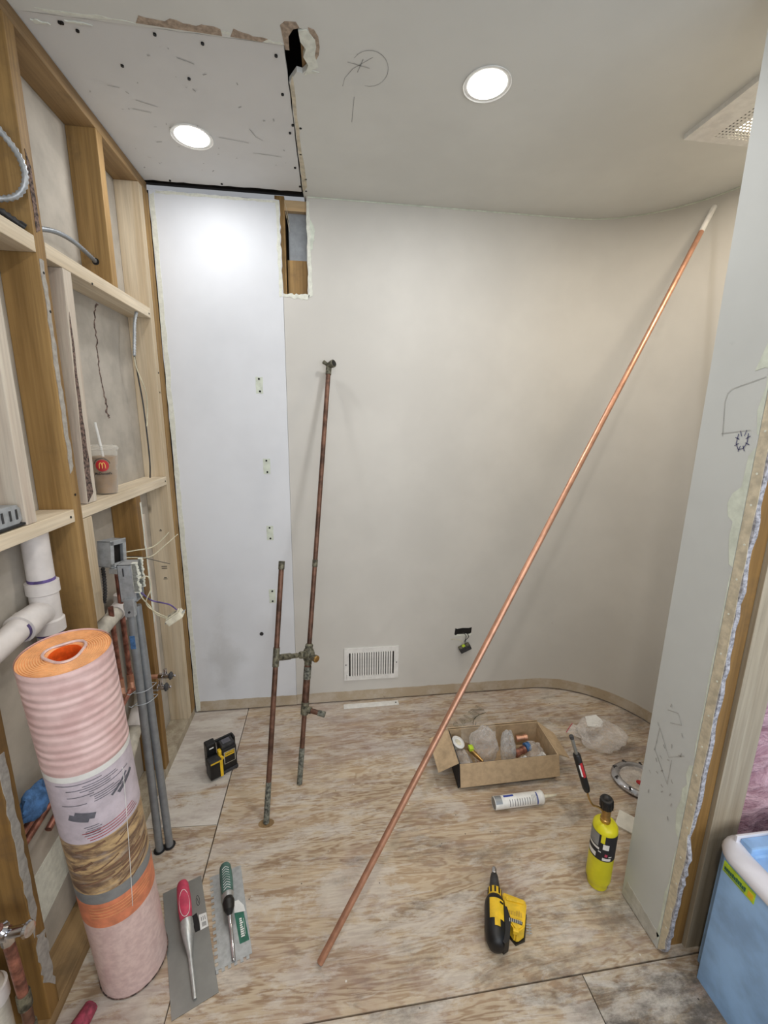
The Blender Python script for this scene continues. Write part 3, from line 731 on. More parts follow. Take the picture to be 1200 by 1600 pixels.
# stop valves
def stop_valve(y, z, label):
    t = T('stop_valve', label, 'valve', (0, y, z), 'stop valves beside the conduits')
    bm = B(); tube(bm, [(-.035, y-.005, z), (.060, y-.005, z)], .0085, 14); O('copper_stub', bm, 'copper', t, True)
    bm = B(); tube(bm, [(.055, y-.005, z), (.070, y-.005, z)], .0125, 6); tube(bm, [(.070, y-.005, z), (.092, y-.005, z)], .0095, 14); O('valve_body', bm, 'chrome', t, True)
    bm = B(); tube(bm, [(.080, y-.005, z+.004), (.080, y-.005, z+.030)], .0065, 12); O('outlet', bm, 'chrome', t, True)
    bm = B(); lathe(bm, [(.004, 0), (.012, .002), (.014, .006), (.012, .011), (.004, .013)], axis_m((.092, y-.005, z), (.11, y-.005, z)), 16)
    for k in range(5):
        a = k*2*PI/5; tube(bm, [(.099, y-.005+.010*math.cos(a), z+.010*math.sin(a)), (.099, y-.005+.015*math.cos(a), z+.015*math.sin(a))], .004, 6)
    O('handle', bm, 'dgrey', t, True)
    bm = B(); lathe(bm, [(.005, 0), (.006, .003), (.004, .010)], axis_m((.105, y-.005, z), (.12, y-.005, z)), 12); O('stem', bm, 'chrome', t, True)
    return t
stop_valve(1.555, .546, 'small chrome stop valve on a copper stub, upper of the two beside the conduits')
stop_valve(1.505, .532, 'small chrome stop valve on a copper stub, lower of the two beside the conduits')

# conduits from the floor
def conduit(p, q, label, coll):
    t = T('conduit', label, 'conduit', (p[0], p[1], 0), 'grey conduits rising from the floor')
    bm = B(); tube(bm, [p, q], .0125, 18); O('tube', bm, 'emt', t, True)
    bm = B(); lathe(bm, [(.0128, .0), (.019, .001), (.020, .003), (.0128, .004)], Tr(p[0], p[1], .0), 18); O('floor_hole_rim', bm, 'black', t, True)
    return t
c1 = conduit((.092, 1.318, .002), (.092, 1.318, .932), 'straight grey metal conduit rising from the floor to the junction box, left of the pair', 0)
bm = B(); box(bm, (.085, 1.3052, .80), (.100, 1.3060, .845)); O('sticker', bm, 'blue_cloth', c1)
c2 = conduit((.121, 1.331, .002), (.099, 1.347, .93), 'grey metal conduit rising from the floor, right of the pair and tied to the other', 0)
for z in (.60, .645):
    t = T('wire_tie', 'thin steel wire tie round the two conduits, ' + ('lower one' if z < .62 else 'upper one'), 'wire', (.10, 1.33, z), 'wire ties on the conduits')
    pts = [(.101+.023*math.cos(a-.9)+.006*math.cos(a), 1.331+.030*math.sin(a), z+.002*math.sin(3*a)) for a in [k*PI/10 for k in range(20)]]
    bm = B(); tube(bm, pts, .0013, 6, closed=True); O('loop', bm, 'galv', t, True)
    bm = B(); tube(bm, [(.078, 1.314, z), (.066, 1.302, z-.004), (.060, 1.298, z+.002)], .0013, 6); O('twist', bm, 'galv', t, True)
# handy box on the conduits
t = T('junction_box', 'tall galvanised electrical box on top of the grey conduits, plaster round its open side', 'electrical box', (.10, 1.34, .955))
x0, x1, y0, y1, z0, z1 = .072, .118, 1.308, 1.362, .958, 1.078
bm = B()
box(bm, (x0, y0, z0), (x0+.0015, y1, z1)); box(bm, (x0, y0, z0), (x1, y0+.0015, z1)); box(bm, (x0, y1-.0015, z0), (x1, y1, z1))
box(bm, (x0, y0, z0), (x1, y1, z0+.0015)); box(bm, (x0, y0, z1-.0015), (x1, y1, z1)); 
O('box_shell', bm, 'galv', t)
bm = B(); box(bm, (x0+.006, y0-.002, z1-.045), (x0+.036, y0, z1-.003), .0006); O('bracket_plate', bm, 'galv', t)
bm = B(); box(bm, (x0+.016, y0-.0045, z1-.035), (x0+.019, y0-.002, z1-.010)); O('slot_tab', bm, 'dgrey', t)
bm = B(); box(bm, (x0+.012, y0-.012, z0-.045), (x0+.040, y0+.004, z0+.012), .001); O('clamp', bm, 'galv', t)
bm = B(); lathe(bm, [(.0035, 0), (.0035, .003)], Tr(x0+.026, y0-.012, z0-.028) @ Matrix.Rotation(PI/2, 4, 'X'), 10); O('screw', bm, 'dgrey', t)
bm = B(); lathe(bm, [(.016, 0), (.018, .004), (.018, .02), (.014, .024)], Tr(.092, 1.318, .928), 16); O('connector', bm, 'alu', t, True)
bm = B()
for k in range(26):
    z = z0+.03+(z1-z0-.03)*k/25; box(bm, (x1-.004+random.uniform(-.001, .001), y0-.001, z), (x1+.010+random.uniform(-.003, .004), y0+.012+random.uniform(-.004, .006), z+.006))
    box(bm, (x1-.004, y1-.008, z), (x1+.006+random.uniform(-.003, .003), y1+.001, z+.006))
O('plaster_rim', bm, 'plaster', t, kind='stuff')
# hanging outlet
t = T('hanging_outlet', 'cream outlet hanging loose on its wires below the galvanised box', 'outlet', (.205, 1.40, .86))
m = frame((.192, 1.395, .862), (.80, .1, .52), (.3, -.9, .35)) @ Matrix.Diagonal((1.12, 1.25, 1, 1))
bm = B(); box(bm, (-.024, -.017, -.012), (.024, .017, .010), .003, m); O('housing', bm, 'offwhite', t)
bm = B(); box(bm, (-.020, -.013, .010), (.020, .013, .014), .002, m); O('face', bm, 'offwhite', t)
bm = B()
for s in (-1, 1):
    box(bm, (s*.010-.003, -.006, .0138), (s*.010-.001, .004, .0144), 0, m); box(bm, (s*.010+.002, -.006, .0138), (s*.010+.004, .004, .0144), 0, m)
O('slots', bm, 'dgrey', t)
bm = B(); box(bm, (-.034, -.006, -.002), (.034, .006, .0), .001, m); O('mounting_strap', bm, 'galv', t)
bm = B(); tube(bm, smooth_path([(.115, 1.33, 1.02), (.145, 1.335, 1.03), (.150, 1.34, .99), (.13, 1.34, .94), (.145, 1.36, .90), (.172, 1.39, .862)]), .0018, 6); O('wire', bm, 'wire_white', t, True)
bm = B(); tube(bm, smooth_path([(.115, 1.33, .99), (.125, 1.33, .96), (.135, 1.35, .925), (.145, 1.37, .885), (.178, 1.39, .855)]), .0018, 6); O('wire', bm, 'wire_white', t, True)
bm = B(); tube(bm, smooth_path([(.115, 1.34, .98), (.14, 1.35, .945), (.165, 1.37, .925), (.182, 1.39, .908), (.198, 1.40, .885)]), .0024, 6); O('wire', bm, 'primer', t, True)

# grey box between the studs
t = T('junction_box', 'open grey metal electrical box between the studs with long loose wires', 'electrical box', (-.03, 1.44, 1.02))
m = frame((-.012, 1.425, 1.085), (.25, 1, -.10), (0, 0, 1))
X0, X1, Z0, Z1 = -.032, .032, -.042, .042
bm = B()
box(bm, (X0, .0, Z0), (X1, .002, Z1), 0, m); 
box(bm, (X0, -.042, Z0), (X0+.003, .0, Z1), 0, m); box(bm, (X1-.003, -.042, Z0), (X1, 0, Z1), 0, m)
box(bm, (X0, -.042, Z1-.003), (X1, 0, Z1), 0, m); box(bm, (X0, -.042, Z0), (X1, 0, Z0+.003), 0, m)
O('box_shell', bm, 'galv', t)
bm = B()
box(bm, (X0-.002, -.046, Z1-.014), (X1+.002, -.042, Z1+.002), .001, m); box(bm, (X0-.002, -.046, Z0-.002), (X1+.002, -.042, Z0+.012), .001, m)
box(bm, (X0-.002, -.046, Z0), (X0+.012, -.042, Z1), .001, m); box(bm, (X1-.012, -.046, Z0), (X1+.002, -.042, Z1), .001, m)
O('mud_ring', bm, 'galv', t)
bm = B(); box(bm, (X0+.006, -.030, Z0+.006), (X1-.006, -.026, Z1-.006), 0, m); O('dark_inside', bm, 'dark', t)
bm = B(); box(bm, (X0+.004, -.060, Z0-.022), (X1-.010, -.030, Z0-.004), .002, m); O('bracket', bm, 'galv', t)
for mt, pts in (('wire_white', [(-.01, 1.44, 1.07), (.04, 1.50, 1.065), (.05, 1.62, 1.04), (.05, 1.72, 1.04), (.05, 1.80, 1.05)]),
                ('wire_white', [(-.01, 1.43, 1.06), (.04, 1.47, 1.05), (.05, 1.60, 1.01), (.05, 1.75, 1.01), (.05, 1.90, 1.015)]),
                ('black', [(-.01, 1.44, 1.055), (.04, 1.50, 1.045), (.05, 1.60, 1.00), (.05, 1.70, .955), (.05, 1.78, .92)])):
    bm = B(); tube(bm, smooth_path(pts), .0019 if mt != 'black' else .0014, 6); O('wire', bm, mt, t, True)
t = tag(rebase(O('armoured_cable', flex(B(), [(-.03, 1.43, 1.03), (-.035, 1.44, .99), (-.04, 1.445, .94), (-.05, 1.45, .90)], .0065), 'dgrey', None, True), (-.03, 1.43, 1.0)), 'short armoured cable running down from the open grey box between the studs', 'cable')
# armoured cables higher up
t = T('armoured_cable', 'silver armoured cable looping in front of the tall brown stud, top left', 'cable', (-.02, 1.24, 2.0))
bm = flex(B(), [(-.06, 1.20, 2.20), (-.016, 1.225, 2.145), (.010, 1.235, 2.10), (.015, 1.235, 2.055), (-.004, 1.232, 2.022), (-.04, 1.225, 2.008), (-.085, 1.20, 2.00)], .0075); O('sheath', bm, 'galv', t, True, 80)
t = T('armoured_cable', 'cut end of grey armoured cable resting on the upper rail, far left', 'cable', (-.03, 1.2, 1.97))
bm = flex(B(), [(-.085, 1.15, 2.005), (-.045, 1.215, 1.985), (-.018, 1.245, 1.966)], .0085); O('sheath', bm, 'dgrey', t, True, 80)
bm = B(); tube(bm, [(-.018, 1.245, 1.966), (-.010, 1.252, 1.960)], .0095, 12); O('end_bushing', bm, 'black', t, True)
t = T('armoured_cable', 'grey armoured cable crossing the bay above the upper rail into a drilled stud', 'cable', (-.045, 1.5, 2.0))
bm = flex(B(), [(-.055, 1.304, 1.985), (-.05, 1.36, 2.000), (-.045, 1.45, 2.025), (-.045, 1.55, 2.032), (-.045, 1.659, 2.018)], .0068); O('sheath', bm, 'emt', t, True, 80)
bm = B(); lathe(bm, [(.011, 0), (.011, .0012)], axis_m((-.045, 1.6599, 2.018), (-.045, 1.6, 2.018)), 16); O('bore_hole', bm, 'black', t)
t = T('armoured_cable', 'short armoured cable with bare wires hanging beneath the right end of the upper rail', 'cable', (-.02, 1.85, 1.9))
bm = flex(B(), [(-.012, 1.862, 1.911), (-.018, 1.850, 1.87), (-.020, 1.835, 1.80), (-.022, 1.825, 1.745)], .0065); O('sheath', bm, 'galv', t, True, 80)
bm = B(); tube(bm, smooth_path([(-.022, 1.825, 1.745), (-.02, 1.83, 1.70), (-.01, 1.865, 1.62), (-.015, 1.88, 1.55), (-.02, 1.87, 1.48)]), .002, 6); O('wire', bm, 'wire_white', t, True)
bm = B(); tube(bm, smooth_path([(-.022, 1.825, 1.745), (-.025, 1.85, 1.66), (-.025, 1.87, 1.55), (-.03, 1.89, 1.35), (-.04, 1.90, 1.265)]), .0028, 6); O('wire', bm, 'dgrey', t, True)

# bracket on the lower rail, far left
t = T('metal_bracket', 'grey slotted metal bracket on the lower rail at the far left edge', 'bracket', (-.03, 1.03, 1.262))
m = frame((-.030, 1.035, 1.264), (0, 1, 0), (0, 0, 1))
bm = B(); box(bm, (-.05, -.028, 0), (.042, .028, .006), .002, m); O('pad', bm, 'black', t)
bm = B(); prism(bm, [(-.048, .006), (.030, .006), (.040, .014), (.038, .040), (.028, .050), (-.02, .050), (-.048, .045)], -.022, .018, 'y', m); O('body', bm, 'galv', t)
for k in (-.02, .004, .024):
    bm = B(); box(bm, (k-.003, -.0235, .016), (k+.003, -.0215, .040), .001, m); O('slot', bm, 'dgrey', t)

# iced coffee cup
cx_, cy_, cz_ = -.035, 1.530, 1.2615
t = T('iced_coffee_cup', 'clear plastic cup of iced coffee with straw and red logo on the lower rail', 'cup', (cx_, cy_, cz_))
mc = Tr(cx_, cy_, cz_)
bm = B(); lathe(bm, [(.0305, .002), (.0355, .050), (.0375, .066), (.0385, .085), (.0435, .148), (.0445, .149)], mc, 40, caps=False)
lathe(bm, [(.001, .002), (.0305, .002)], mc, 40, caps=False); O('cup_wall', bm, 'cup', t, True)
bm = B(); lathe(bm, [(.0295, .004), (.0345, .050), (.0375, .085), (.0410, .125)], mc, 40); O('coffee', bm, 'coffee', t, True)
bm = B(); lathe(bm, [(.0445, .147), (.0475, .148), (.0480, .153), (.0460, .158), (.0420, .162), (.0400, .160), (.001, .160)], mc, 40, caps=False); O('lid', bm, 'cup', t, True)
bm = B(); tube(bm, [(.001, .002, .05), (.004, -.002, .16), (.004, -.014, .232)] and [mc @ Vector(p) for p in ((.006, .0, .03), (.002, -.010, .16), (-.001, -.022, .236))], .0040, 12); O('straw', bm, 'white', t, True)
# print facing the camera
az = math.atan2(0.709-cx_, cy_)       # angle of camera seen from the cup
mp = mc @ Rz(az*.72)
def disc_on(r, z, rad, wrap, cw, ch, k=28):
    bm = B(); c0 = None; vs_ = []
    for i in range(k):
        a = 2*PI*i/k; u, v = cw+r*math.cos(a), ch+r*math.sin(a); th = u/wrap
        vs_.append(bm.verts.new(mp @ Vector((wrap*math.sin(th), -wrap*math.cos(th), v))))
    th = cw/wrap; c0 = bm.verts.new(mp @ Vector((wrap*math.sin(th), -wrap*math.cos(th), ch)))
    for i in range(k): bm.faces.new((vs_[i], vs_[(i+1) % k], c0))
    return bm
O('logo_disc', disc_on(.0190, 0, 0, .0435, 0, .098), 'red', t)
bm = B()
for s in (-1, 1):
    pts = []
    for i in range(15):
        a = PI*i/14; u = s*.0042+.0042*math.cos(a); v = .089+.0185*math.sin(a)**.55
        th = u/.0446; pts.append(mp @ Vector((.0446*math.sin(th), -.0446*math.cos(th), v)))
    tube(bm, pts, .0010, 5)
O('logo_arches', bm, 'tag_yellow', t, True); M['logo_y'] = plain('logo_yellow', (.95, .80, .45), .5); bpy.data.objects['logo_arches'].data.materials[0] = M['logo_y']
O('logo_lettering', text_bm("McDonald's", .0105, mp @ Tr(0, 0, .0715), .0002, .0002, .0420), 'print', t)
bm = B()
for i in range(15):
    a = math.radians(20+140*i/14); u, v = .0235*math.cos(a), .098+.0235*math.sin(a); th = u/.0445
    box(bm, (-.0011, -.0005, -.0016), (.0011, 0, .0016), 0, mp @ Tr(.0445*math.sin(th), -.0445*math.cos(th), v) @ Rz(th))
O('ring_lettering', bm, 'print', t)

# low valve and pipes at the lower left corner
t = T('angle_valve', 'chrome angle valve on a copper riser at the lower left corner', 'valve', (.02, .80, .35))
bm = B(); tube(bm, [(-.03, .793, .425), (.012, .797, .425)], .014, 18); tube(bm, [(.006, .797, .425), (.045, .80, .426)], .0105, 18)
tube(bm, [(.008, .797, .425), (.008, .797, .400)], .0125, 8); lathe(bm, [(.009, 0), (.016, .004), (.016, .010), (.010, .016)], axis_m((.0, .797, .435), (.0, .78, .47)), 16)
O('valve_body', bm, 'chrome', t, True)
bm = B(); lathe(bm, [(.004, 0), (.014, .001), (.0165, .005), (.014, .010), (.004, .011)], axis_m((.044, .80, .426), (.07, .795, .430)), 20); O('handle', bm, 'chrome', t, True)
bm = B(); tube(bm, [(.008, .797, .400), (.012, .80, .225), (.011, .80, .20)], .0105, 16); O('copper_riser', bm, 'copper_mid', t, True)
bm = B(); tube(bm, [(.011, .80, .245), (.011, .80, .205)], .0135, 16); O('coupling', bm, 'solder', t, True)
bm = B(); tube(bm, [(.011, .80, .15), (.010, .80, .11)], .0135, 16); O('coupling', bm, 'solder', t, True)
bm = B(); tube(bm, [(.011, .80, .205), (.010, .80, .040)], .0105, 16); O('lower_riser', bm, 'copper_old', t, True)
for y, z in ((.845, .592), (.850, .560)):
    t = T('copper_stub', 'capped copper stub poking through the lower left stud, ' + ('upper' if z > .58 else 'lower') + ' of two', 'pipe', (-.01, y, z), 'copper stubs at the lower left')
    bm = B(); tube(bm, [(-.055, .75, z-.02), (-.048, .866, z)], .0085, 12); O('tube', bm, 'copper_mid', t, True)
    bm = B(); lathe(bm, [(.013, 0), (.013, .0015)], axis_m((-.048, .8675, z), (-.048, .80, z)), 16); O('bore_hole', bm, 'black', t)
t = T('pvc_elbow', 'white plastic drain fitting behind the chrome valve in the lower left corner', 'pipe', (-.05, .79, .2))
bm = B(); tube(bm, bend((-.052, .76, .30), (-.052, .80, .30), (-.052, .80, .10), .03), .026, 20); O('pipe', bm, 'pvc_dirty', t, True)
bm = B(); tube(bm, [(-.052, .80, .275), (-.052, .80, .235)], .031, 20); O('coupling', bm, 'pvc', t, True)
# laterals behind stud D and the blue rag
t = T('copper_lateral', 'two dull copper lines slanting between the studs left of the roll, under the blue rag', 'pipe', (-.05, 1.0, .5))
for dz in (0, -.034):
    bm = B(); tube(bm, [(-.052, .906, .500+dz*.9), (-.052, 1.264, .545+dz)], .0085, 12); O('tube', bm, 'copper_mid', t, True)
bm = B(); NB = 22; c = Vector((-.045, 1.00, .558))
vv = []
for i in range(13):
    row = []
    for k in range(20):
        th = PI*i/12; ph = 2*PI*k/20; r = 1+.20*math.sin(3*ph+2*th)+.14*math.sin(5*th+2*ph+1)+random.uniform(-.05, .05)
        row.append(bm.verts.new(c+Vector((.026*math.sin(th)*math.cos(ph), .048*math.cos(th), .033*math.sin(th)*math.sin(ph)))*r))
    vv.append(row)
for i in range(12):
    for k in range(20): bm.faces.new((vv[i][k], vv[i][(k+1) % 20], vv[i+1][(k+1) % 20], vv[i+1][k]))
bmesh.ops.remove_doubles(bm, verts=bm.verts, dist=.0006)
tag(rebase(O('rag', bm, 'blue_cloth', None, True, 70), tuple(c)), 'crumpled blue rag stuffed on the copper lines left of the roll', 'rag')
tag(rebase(O('cord', tube(B(), smooth_path([(-.082, .91, .95), (-.08, 1.0, .955), (-.078, 1.10, .955), (-.075, 1.26, .965)]), .004, 8), 'dgrey', None, True), (-.08, 1.0, .95)), 'thin grey cord crossing behind the white drain pipe', 'cord')

# ================================================================== WALL REGISTER AND LOOSE OUTLET
t = T('vent_grille', 'white slotted metal vent register low on the beige wall', 'vent', (.926, YB-.004, .225))
x0, x1, z0, z1 = .780, 1.075, .134, .3235
sx0, sx1, sz0, sz1 = .806, 1.050, .158, .296
bm = B()
for lo, hi in (((x0, YB-.006, z0), (sx0, YB-.0005, z1)), ((sx1, YB-.006, z0), (x1, YB-.0005, z1)), ((sx0, YB-.006, z0), (sx1, YB-.0005, sz0)), ((sx0, YB-.006, sz1), (sx1, YB-.0005, z1))): box(bm, lo, hi)
O('frame', bm, 'white', t)
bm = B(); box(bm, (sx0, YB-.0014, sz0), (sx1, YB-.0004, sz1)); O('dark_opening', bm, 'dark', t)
n = 19; p = (sx1-sx0)/n
src = None
for k in range(n-1):
    x = sx0+p*(k+1)
    if src is None:
        bm = B(); box(bm, (-p*.36, -.0022, sz0), (p*.36, 0, sz1), .0005, Matrix.Rotation(.25, 4, 'Z'))
        src = O('louver', bm, 'white', None); src.parent = t; src.location = (x-.926, -.0008, -.225)
    else:
        c_ = src.copy(); COL.objects.link(c_); c_.location = (x-.926, -.0008, -.225)
for x in (x0+.010, x1-.010):
    bm = B(); lathe(bm, [(.0035, 0), (.0032, .0015)], Tr(x, YB-.006, .228) @ Matrix.Rotation(PI/2, 4, 'X'), 10); O('screw', bm, 'dgrey', t)
bm = B(); box(bm, (x0+.014, YB-.014, .150), (x0+.020, YB-.006, .172), .001); O('lever', bm, 'white', t)
t = T('loose_outlet', 'dark loose outlet hanging from a small hole in the beige wall', 'outlet', (1.442, YB-.02, .29))
m = frame((1.441, YB-.022, .300), (.86, .0, .40), (-.1, -1, .3))
bm = B(); box(bm, (-.032, -.019, -.014), (.032, .019, .012), .003, m); O('housing', bm, 'dgrey', t)
bm = B(); box(bm, (-.030, -.014, .012), (.030, .014, .0145), .001, m); O('face', bm, 'solder', t)
bm = B(); box(bm, (-.010, -.012, .0146), (.006, .012, .0152), 0, m); O('sticker', bm, 'tag_yellow', t)
bm = B(); tube(bm, smooth_path([(1.455, YB-.004, .378), (1.462, YB-.016, .362), (1.445, YB-.02, .345), (1.447, YB-.02, .325)]), .0018, 6); O('wire', bm, 'black', t, True)
bm = B(); tube(bm, smooth_path([(1.365, YB-.006, .345), (1.40, YB-.012, .348), (1.425, YB-.02, .335), (1.430, YB-.02, .32)]), .0015, 6); O('wire', bm, 'wire_white', t, True)
bm = B(); tube(bm, smooth_path([(1.43, YB-.004, .385), (1.448, YB-.014, .365), (1.436, YB-.02, .330)]), .0015, 6); O('wire', bm, 'black', t, True)
t = T('metal_strip', 'short flat pale metal strip on the floor against the wall below the vent', 'strip', (.92, 2.015, 0))
bm = B(); m = frame((.925, 2.022, .0005), (1, .012, 0)); box(bm, (-.15, -.018, 0), (.15, .018, .003), .0008, m); O('bar', bm, 'white', t)
bm = B(); lathe(bm, [(.004, .003), (.004, .0042)], m @ Tr(.135, 0, 0), 10); O('screw', bm, 'dgrey', t)

# ================================================================== OLD PIPE ASSEMBLY
t = T('old_pipe_assembly', 'tarnished copper shower riser with valve and cross pipe leaning on the back wall', 'pipe', (.455, 1.38, 0))
A0, A1 = Vector((.570, 1.547, .002)), Vector((.721, 2.030, 1.772)); DA = A1-A0
B0, B1_ = Vector((.455, 1.38, .002)), Vector((.522, 1.636, .962)); DB = B1_-B0
def at(P0, D_, z): return P0+D_*((z-P0.z)/D_.z)
vz = .522
bm = B(); tube(bm, [at(B0, DB, .15), B1_], .0102, 16); O('pipe', bm, 'copper_old', t, True)
bm = B(); tube(bm, [B0, at(B0, DB, .10), at(B0, DB, .15)], [.0112, .0108, .0104], 16); O('pipe_end', bm, 'verdigris', t, True)
bm = B(); tube(bm, [at(B0, DB, .935), B1_ + DB*.004], .0122, 16); O('pipe_cap', bm, 'solder', t, True)
bm = B(); tube(bm, [at(B0, DB, .57), at(B0, DB, .64)], .0128, 16)
j1 = at(B0, DB, .602); j2 = at(A0, DA, vz)
tube(bm, [j1, j1.lerp(j2, .18)], .0122, 16); O('tee', bm, 'solder', t, True)
bm = B(); tube(bm, [j1.lerp(j2, .1), j1.lerp(j2, .62)], .0102, 16); tube(bm, [j1.lerp(j2, .16), j1.lerp(j2, .40)], .0128, 16); O('cross_pipe', bm, 'solder', t, True)
bm = B(); lathe(bm, [(.012, -.05), (.016, -.042), (.016, -.030), (.021, -.024), (.024, -.010), (.024, .012), (.019, .024), (.016, .028), (.017, .040), (.012, .046)], axis_m(j2, A1), 20)
q = j1.lerp(j2, .80); lathe(bm, [(.011, -.06), (.015, -.055), (.015, -.02), (.020, 0)], axis_m(j2, j2+(j2-j1)), 16)
qd = Vector((.62, -.72, -.02)).normalized()
lathe(bm, [(.020, 0), (.022, .015), (.014, .020), (.012, .040), (.015, .042), (.015, .052), (.008, .054)], axis_m(j2, j2+qd), 18)
lathe(bm, [(.008, 0), (.011, .010), (.006, .030)], axis_m(j2+Vector((0, 0, .012)), j2+Vector((-.3, .1, 1))), 10)
O('valve_body', bm, 'solder', t, True)
bm = B(); lathe(bm, [(.0145, 0), (.0155, .003), (.0155, .011), (.012, .013)], axis_m(j2+qd*.044, j2+qd), 8); O('union_nut', bm, 'brass', t)
bm = B(); tube(bm, [at(A0, DA, .30), at(A0, DA, vz-.04)], .0150, 16); O('thick_pipe', bm, 'copper_old', t, True)
bm = B(); tube(bm, [at(A0, DA, vz-.05), at(A0, DA, vz-.10)], .0160, 16); O('stained_coupling', bm, 'verdigris', t, True)
bm = B(); e = at(A0, DA, .30); tube(bm, [e-DA.normalized()*.022, e+DA.normalized()*.030], .0165, 16)
ed = Vector((.93, -.35, -.12)).normalized(); tube(bm, [e-DA.normalized()*.0, e+ed*.030], .0135, 14); O('lower_tee', bm, 'solder', t, True)
bm = B(); tube(bm, [e+ed*.02, e+ed*.085], .0102, 14); O('stub', bm, 'copper_old', t, True)
bm = B(); tube(bm, [e+ed*.062, e+ed*.092], .0120, 14); O('stub_cap', bm, 'verdigris', t, True)
bm = B(); tube(bm, [at(A0, DA, .14), at(A0, DA, .29)], .0102, 16); O('lower_pipe', bm, 'copper_old', t, True)
bm = B(); tube(bm, [A0, at(A0, DA, .09), at(A0, DA, .145)], [.0112, .0115, .0118], 16); O('stained_end', bm, 'verdigris', t, True)
bm = B(); tube(bm, [at(A0, DA, vz+.04), at(A0, DA, 1.74)], .0102, 16); O('riser', bm, 'copper_old', t, True)
bm = B(); tube(bm, [at(A0, DA, .885), at(A0, DA, .915)], .0118, 16); O('solder_ring', bm, 'solder', t, True)
tp = at(A0, DA, 1.755)
bm = B(); tube(bm, [at(A0, DA, 1.715), tp], .0128, 16); lathe(bm, [(.011, 0), (.014, .006), (.017, .022), (.017, .030), (.013, .032)], axis_m(tp+Vector((0, -.004, .0)), tp+Vector((.62, -.62, .22))), 18)
lathe(bm, [(.006, 0), (.008, .012), (.009, .030), (.005, .032)], axis_m(tp, tp+Vector((-.8, -.3, .45))), 12)
O('drop_ear_elbow', bm, 'solder', t, True)
bm = B(); lathe(bm, [(.0125, 0), (.0125, .0006)], axis_m(tp+Vector((0, -.004, 0))+Vector((.62, -.62, .22)).normalized()*.0322, tp+Vector((.62, -.62, .22))*2), 16); O('socket_opening', bm, 'black', t)
tag(rebase(O('floor_hole', prism(B(), arc(hx, hy-.001, .030, .019, 0, 345, 14), .0004, .0012), 'brown_y'), (hx, hy, 0)), 'rough brown hole in the plywood at the foot of the left old pipe', 'hole')

# ================================================================== LONG COPPER PIPE
P0, P1 = Vector((.667, .918, .009)), Vector((2.330, 1.832, 2.405))
P1 = Vector((2.297, 1.775, 2.392))
t = T('copper_pipe', 'long bright copper pipe leaning from the floor to the curved corner at the ceiling', 'pipe', tuple(P0))
bm = B(); tube(bm, [P0, P0.lerp(P1, .955)], .0097, 20); O('tube', bm, 'copper', t, True)
bm = B(); tube(bm, [P0.lerp(P1, .953), P1], .0102, 20); O('painted_end', bm, 'white', t, True)
bm = B(); tube(bm, [P0-(P1-P0).normalized()*.001, P0+(P1-P0).normalized()*.0005], .0085, 16); O('open_end', bm, 'black', t, True)

# ================================================================== MEMBRANE ROLL
Rb, Rt = Vector((.144, .991, .009)), Vector((.155, .888, 1.030)); Rr = .083
t = T('membrane_roll', 'tall pink and orange roll of floor matting standing by the studs', 'roll', (.144, .991, 0))
ma = axis_m(Rb, Rt); L = (Rt-Rb).length
ln = ma.copy()
# orient local -y to the camera
cd = ma.inverted() @ co.matrix_world.translation; ma = ma @ Rz(math.atan2(cd.y, cd.x)+PI/2)
def band(z0, z1, r, name, mat, seg=64, waves=0):
    bm = B(); n_ = max(1, int((z1-z0)/.02)); pr = []
    for i in range(n_+1):
        z = z0+(z1-z0)*i/n_; pr.append((r+(waves*math.sin(z*310) if waves else 0), z))
    lathe(bm, pr, ma, seg, caps=False); return O(name, bm, mat, t, True, 60)
band(.0, L*.30, Rr, 'pink_fleece', 'fleece2')
band(L*.285, L*.368, Rr+.0006, 'orange_band', 'orange_band')
band(L*.368, L*.402, Rr+.0005, 'slate_band', 'emt')
band(L*.402, L*.565, Rr+.0006, 'photo_band', 'photo_band')
band(L*.565, L*.742, Rr+.0006, 'label_wrap', 'lilac')
band(L*.742, L*.757, Rr+.0010, 'label_edge', 'white')
# ribbed top portion: real corrugation
bm = B(); pr = []
z = L*.755
while z < L-.002:
    pr += [(Rr+.0006, z), (Rr+.0013, z+.005), (Rr+.0013, z+.011), (Rr+.0006, z+.0155)]; z += .016
lathe(bm, pr, ma, 72, caps=False); O('ribbed_fleece', bm, 'fleece', t, True, 60)
bm = B(); pr = [(Rr, L-.012), (Rr, L)]
r = Rr; k = 0
while r > .034:
    pr += [(r-.0004, L+.0005), (r-.0026, L+.0005), (r-.0029, L-.0010), (r-.0038, L-.0010)]; r -= .0042; k += 1
pr += [(.031, L-.004)]
lathe(bm, pr, ma, 64, caps=False); O('orange_layers', bm, 'roll_orange', t, True, 30)
bm = B(); lathe(bm, [(.031, L-.004), (.029, L-.001), (.028, L-.001), (.027, L-.05), (.027, L-.16), (.001, L-.16)], ma, 40, caps=False); O('orange_core', bm, 'roll_orange2', t, True, 30)
bm = B(); pts = [ma @ Vector(((.036+.004*math.sin(3*a))*math.cos(a), (.036+.004*math.sin(3*a))*math.sin(a), L+.002)) for a in [2*PI*i/40 for i in range(40)]]
tube(bm, pts, .0030, 6, closed=True); O('plastic_lip', bm, 'fleece2', t, True)
bm = B(); tube(bm, [ma @ Vector(((Rr+.0008)*math.cos(a), (Rr+.0008)*math.sin(a), .002)) for a in [2*PI*i/60 for i in range(60)]], .0018, 6, closed=True); O('bottom_seam', bm, 'bark', t, True)
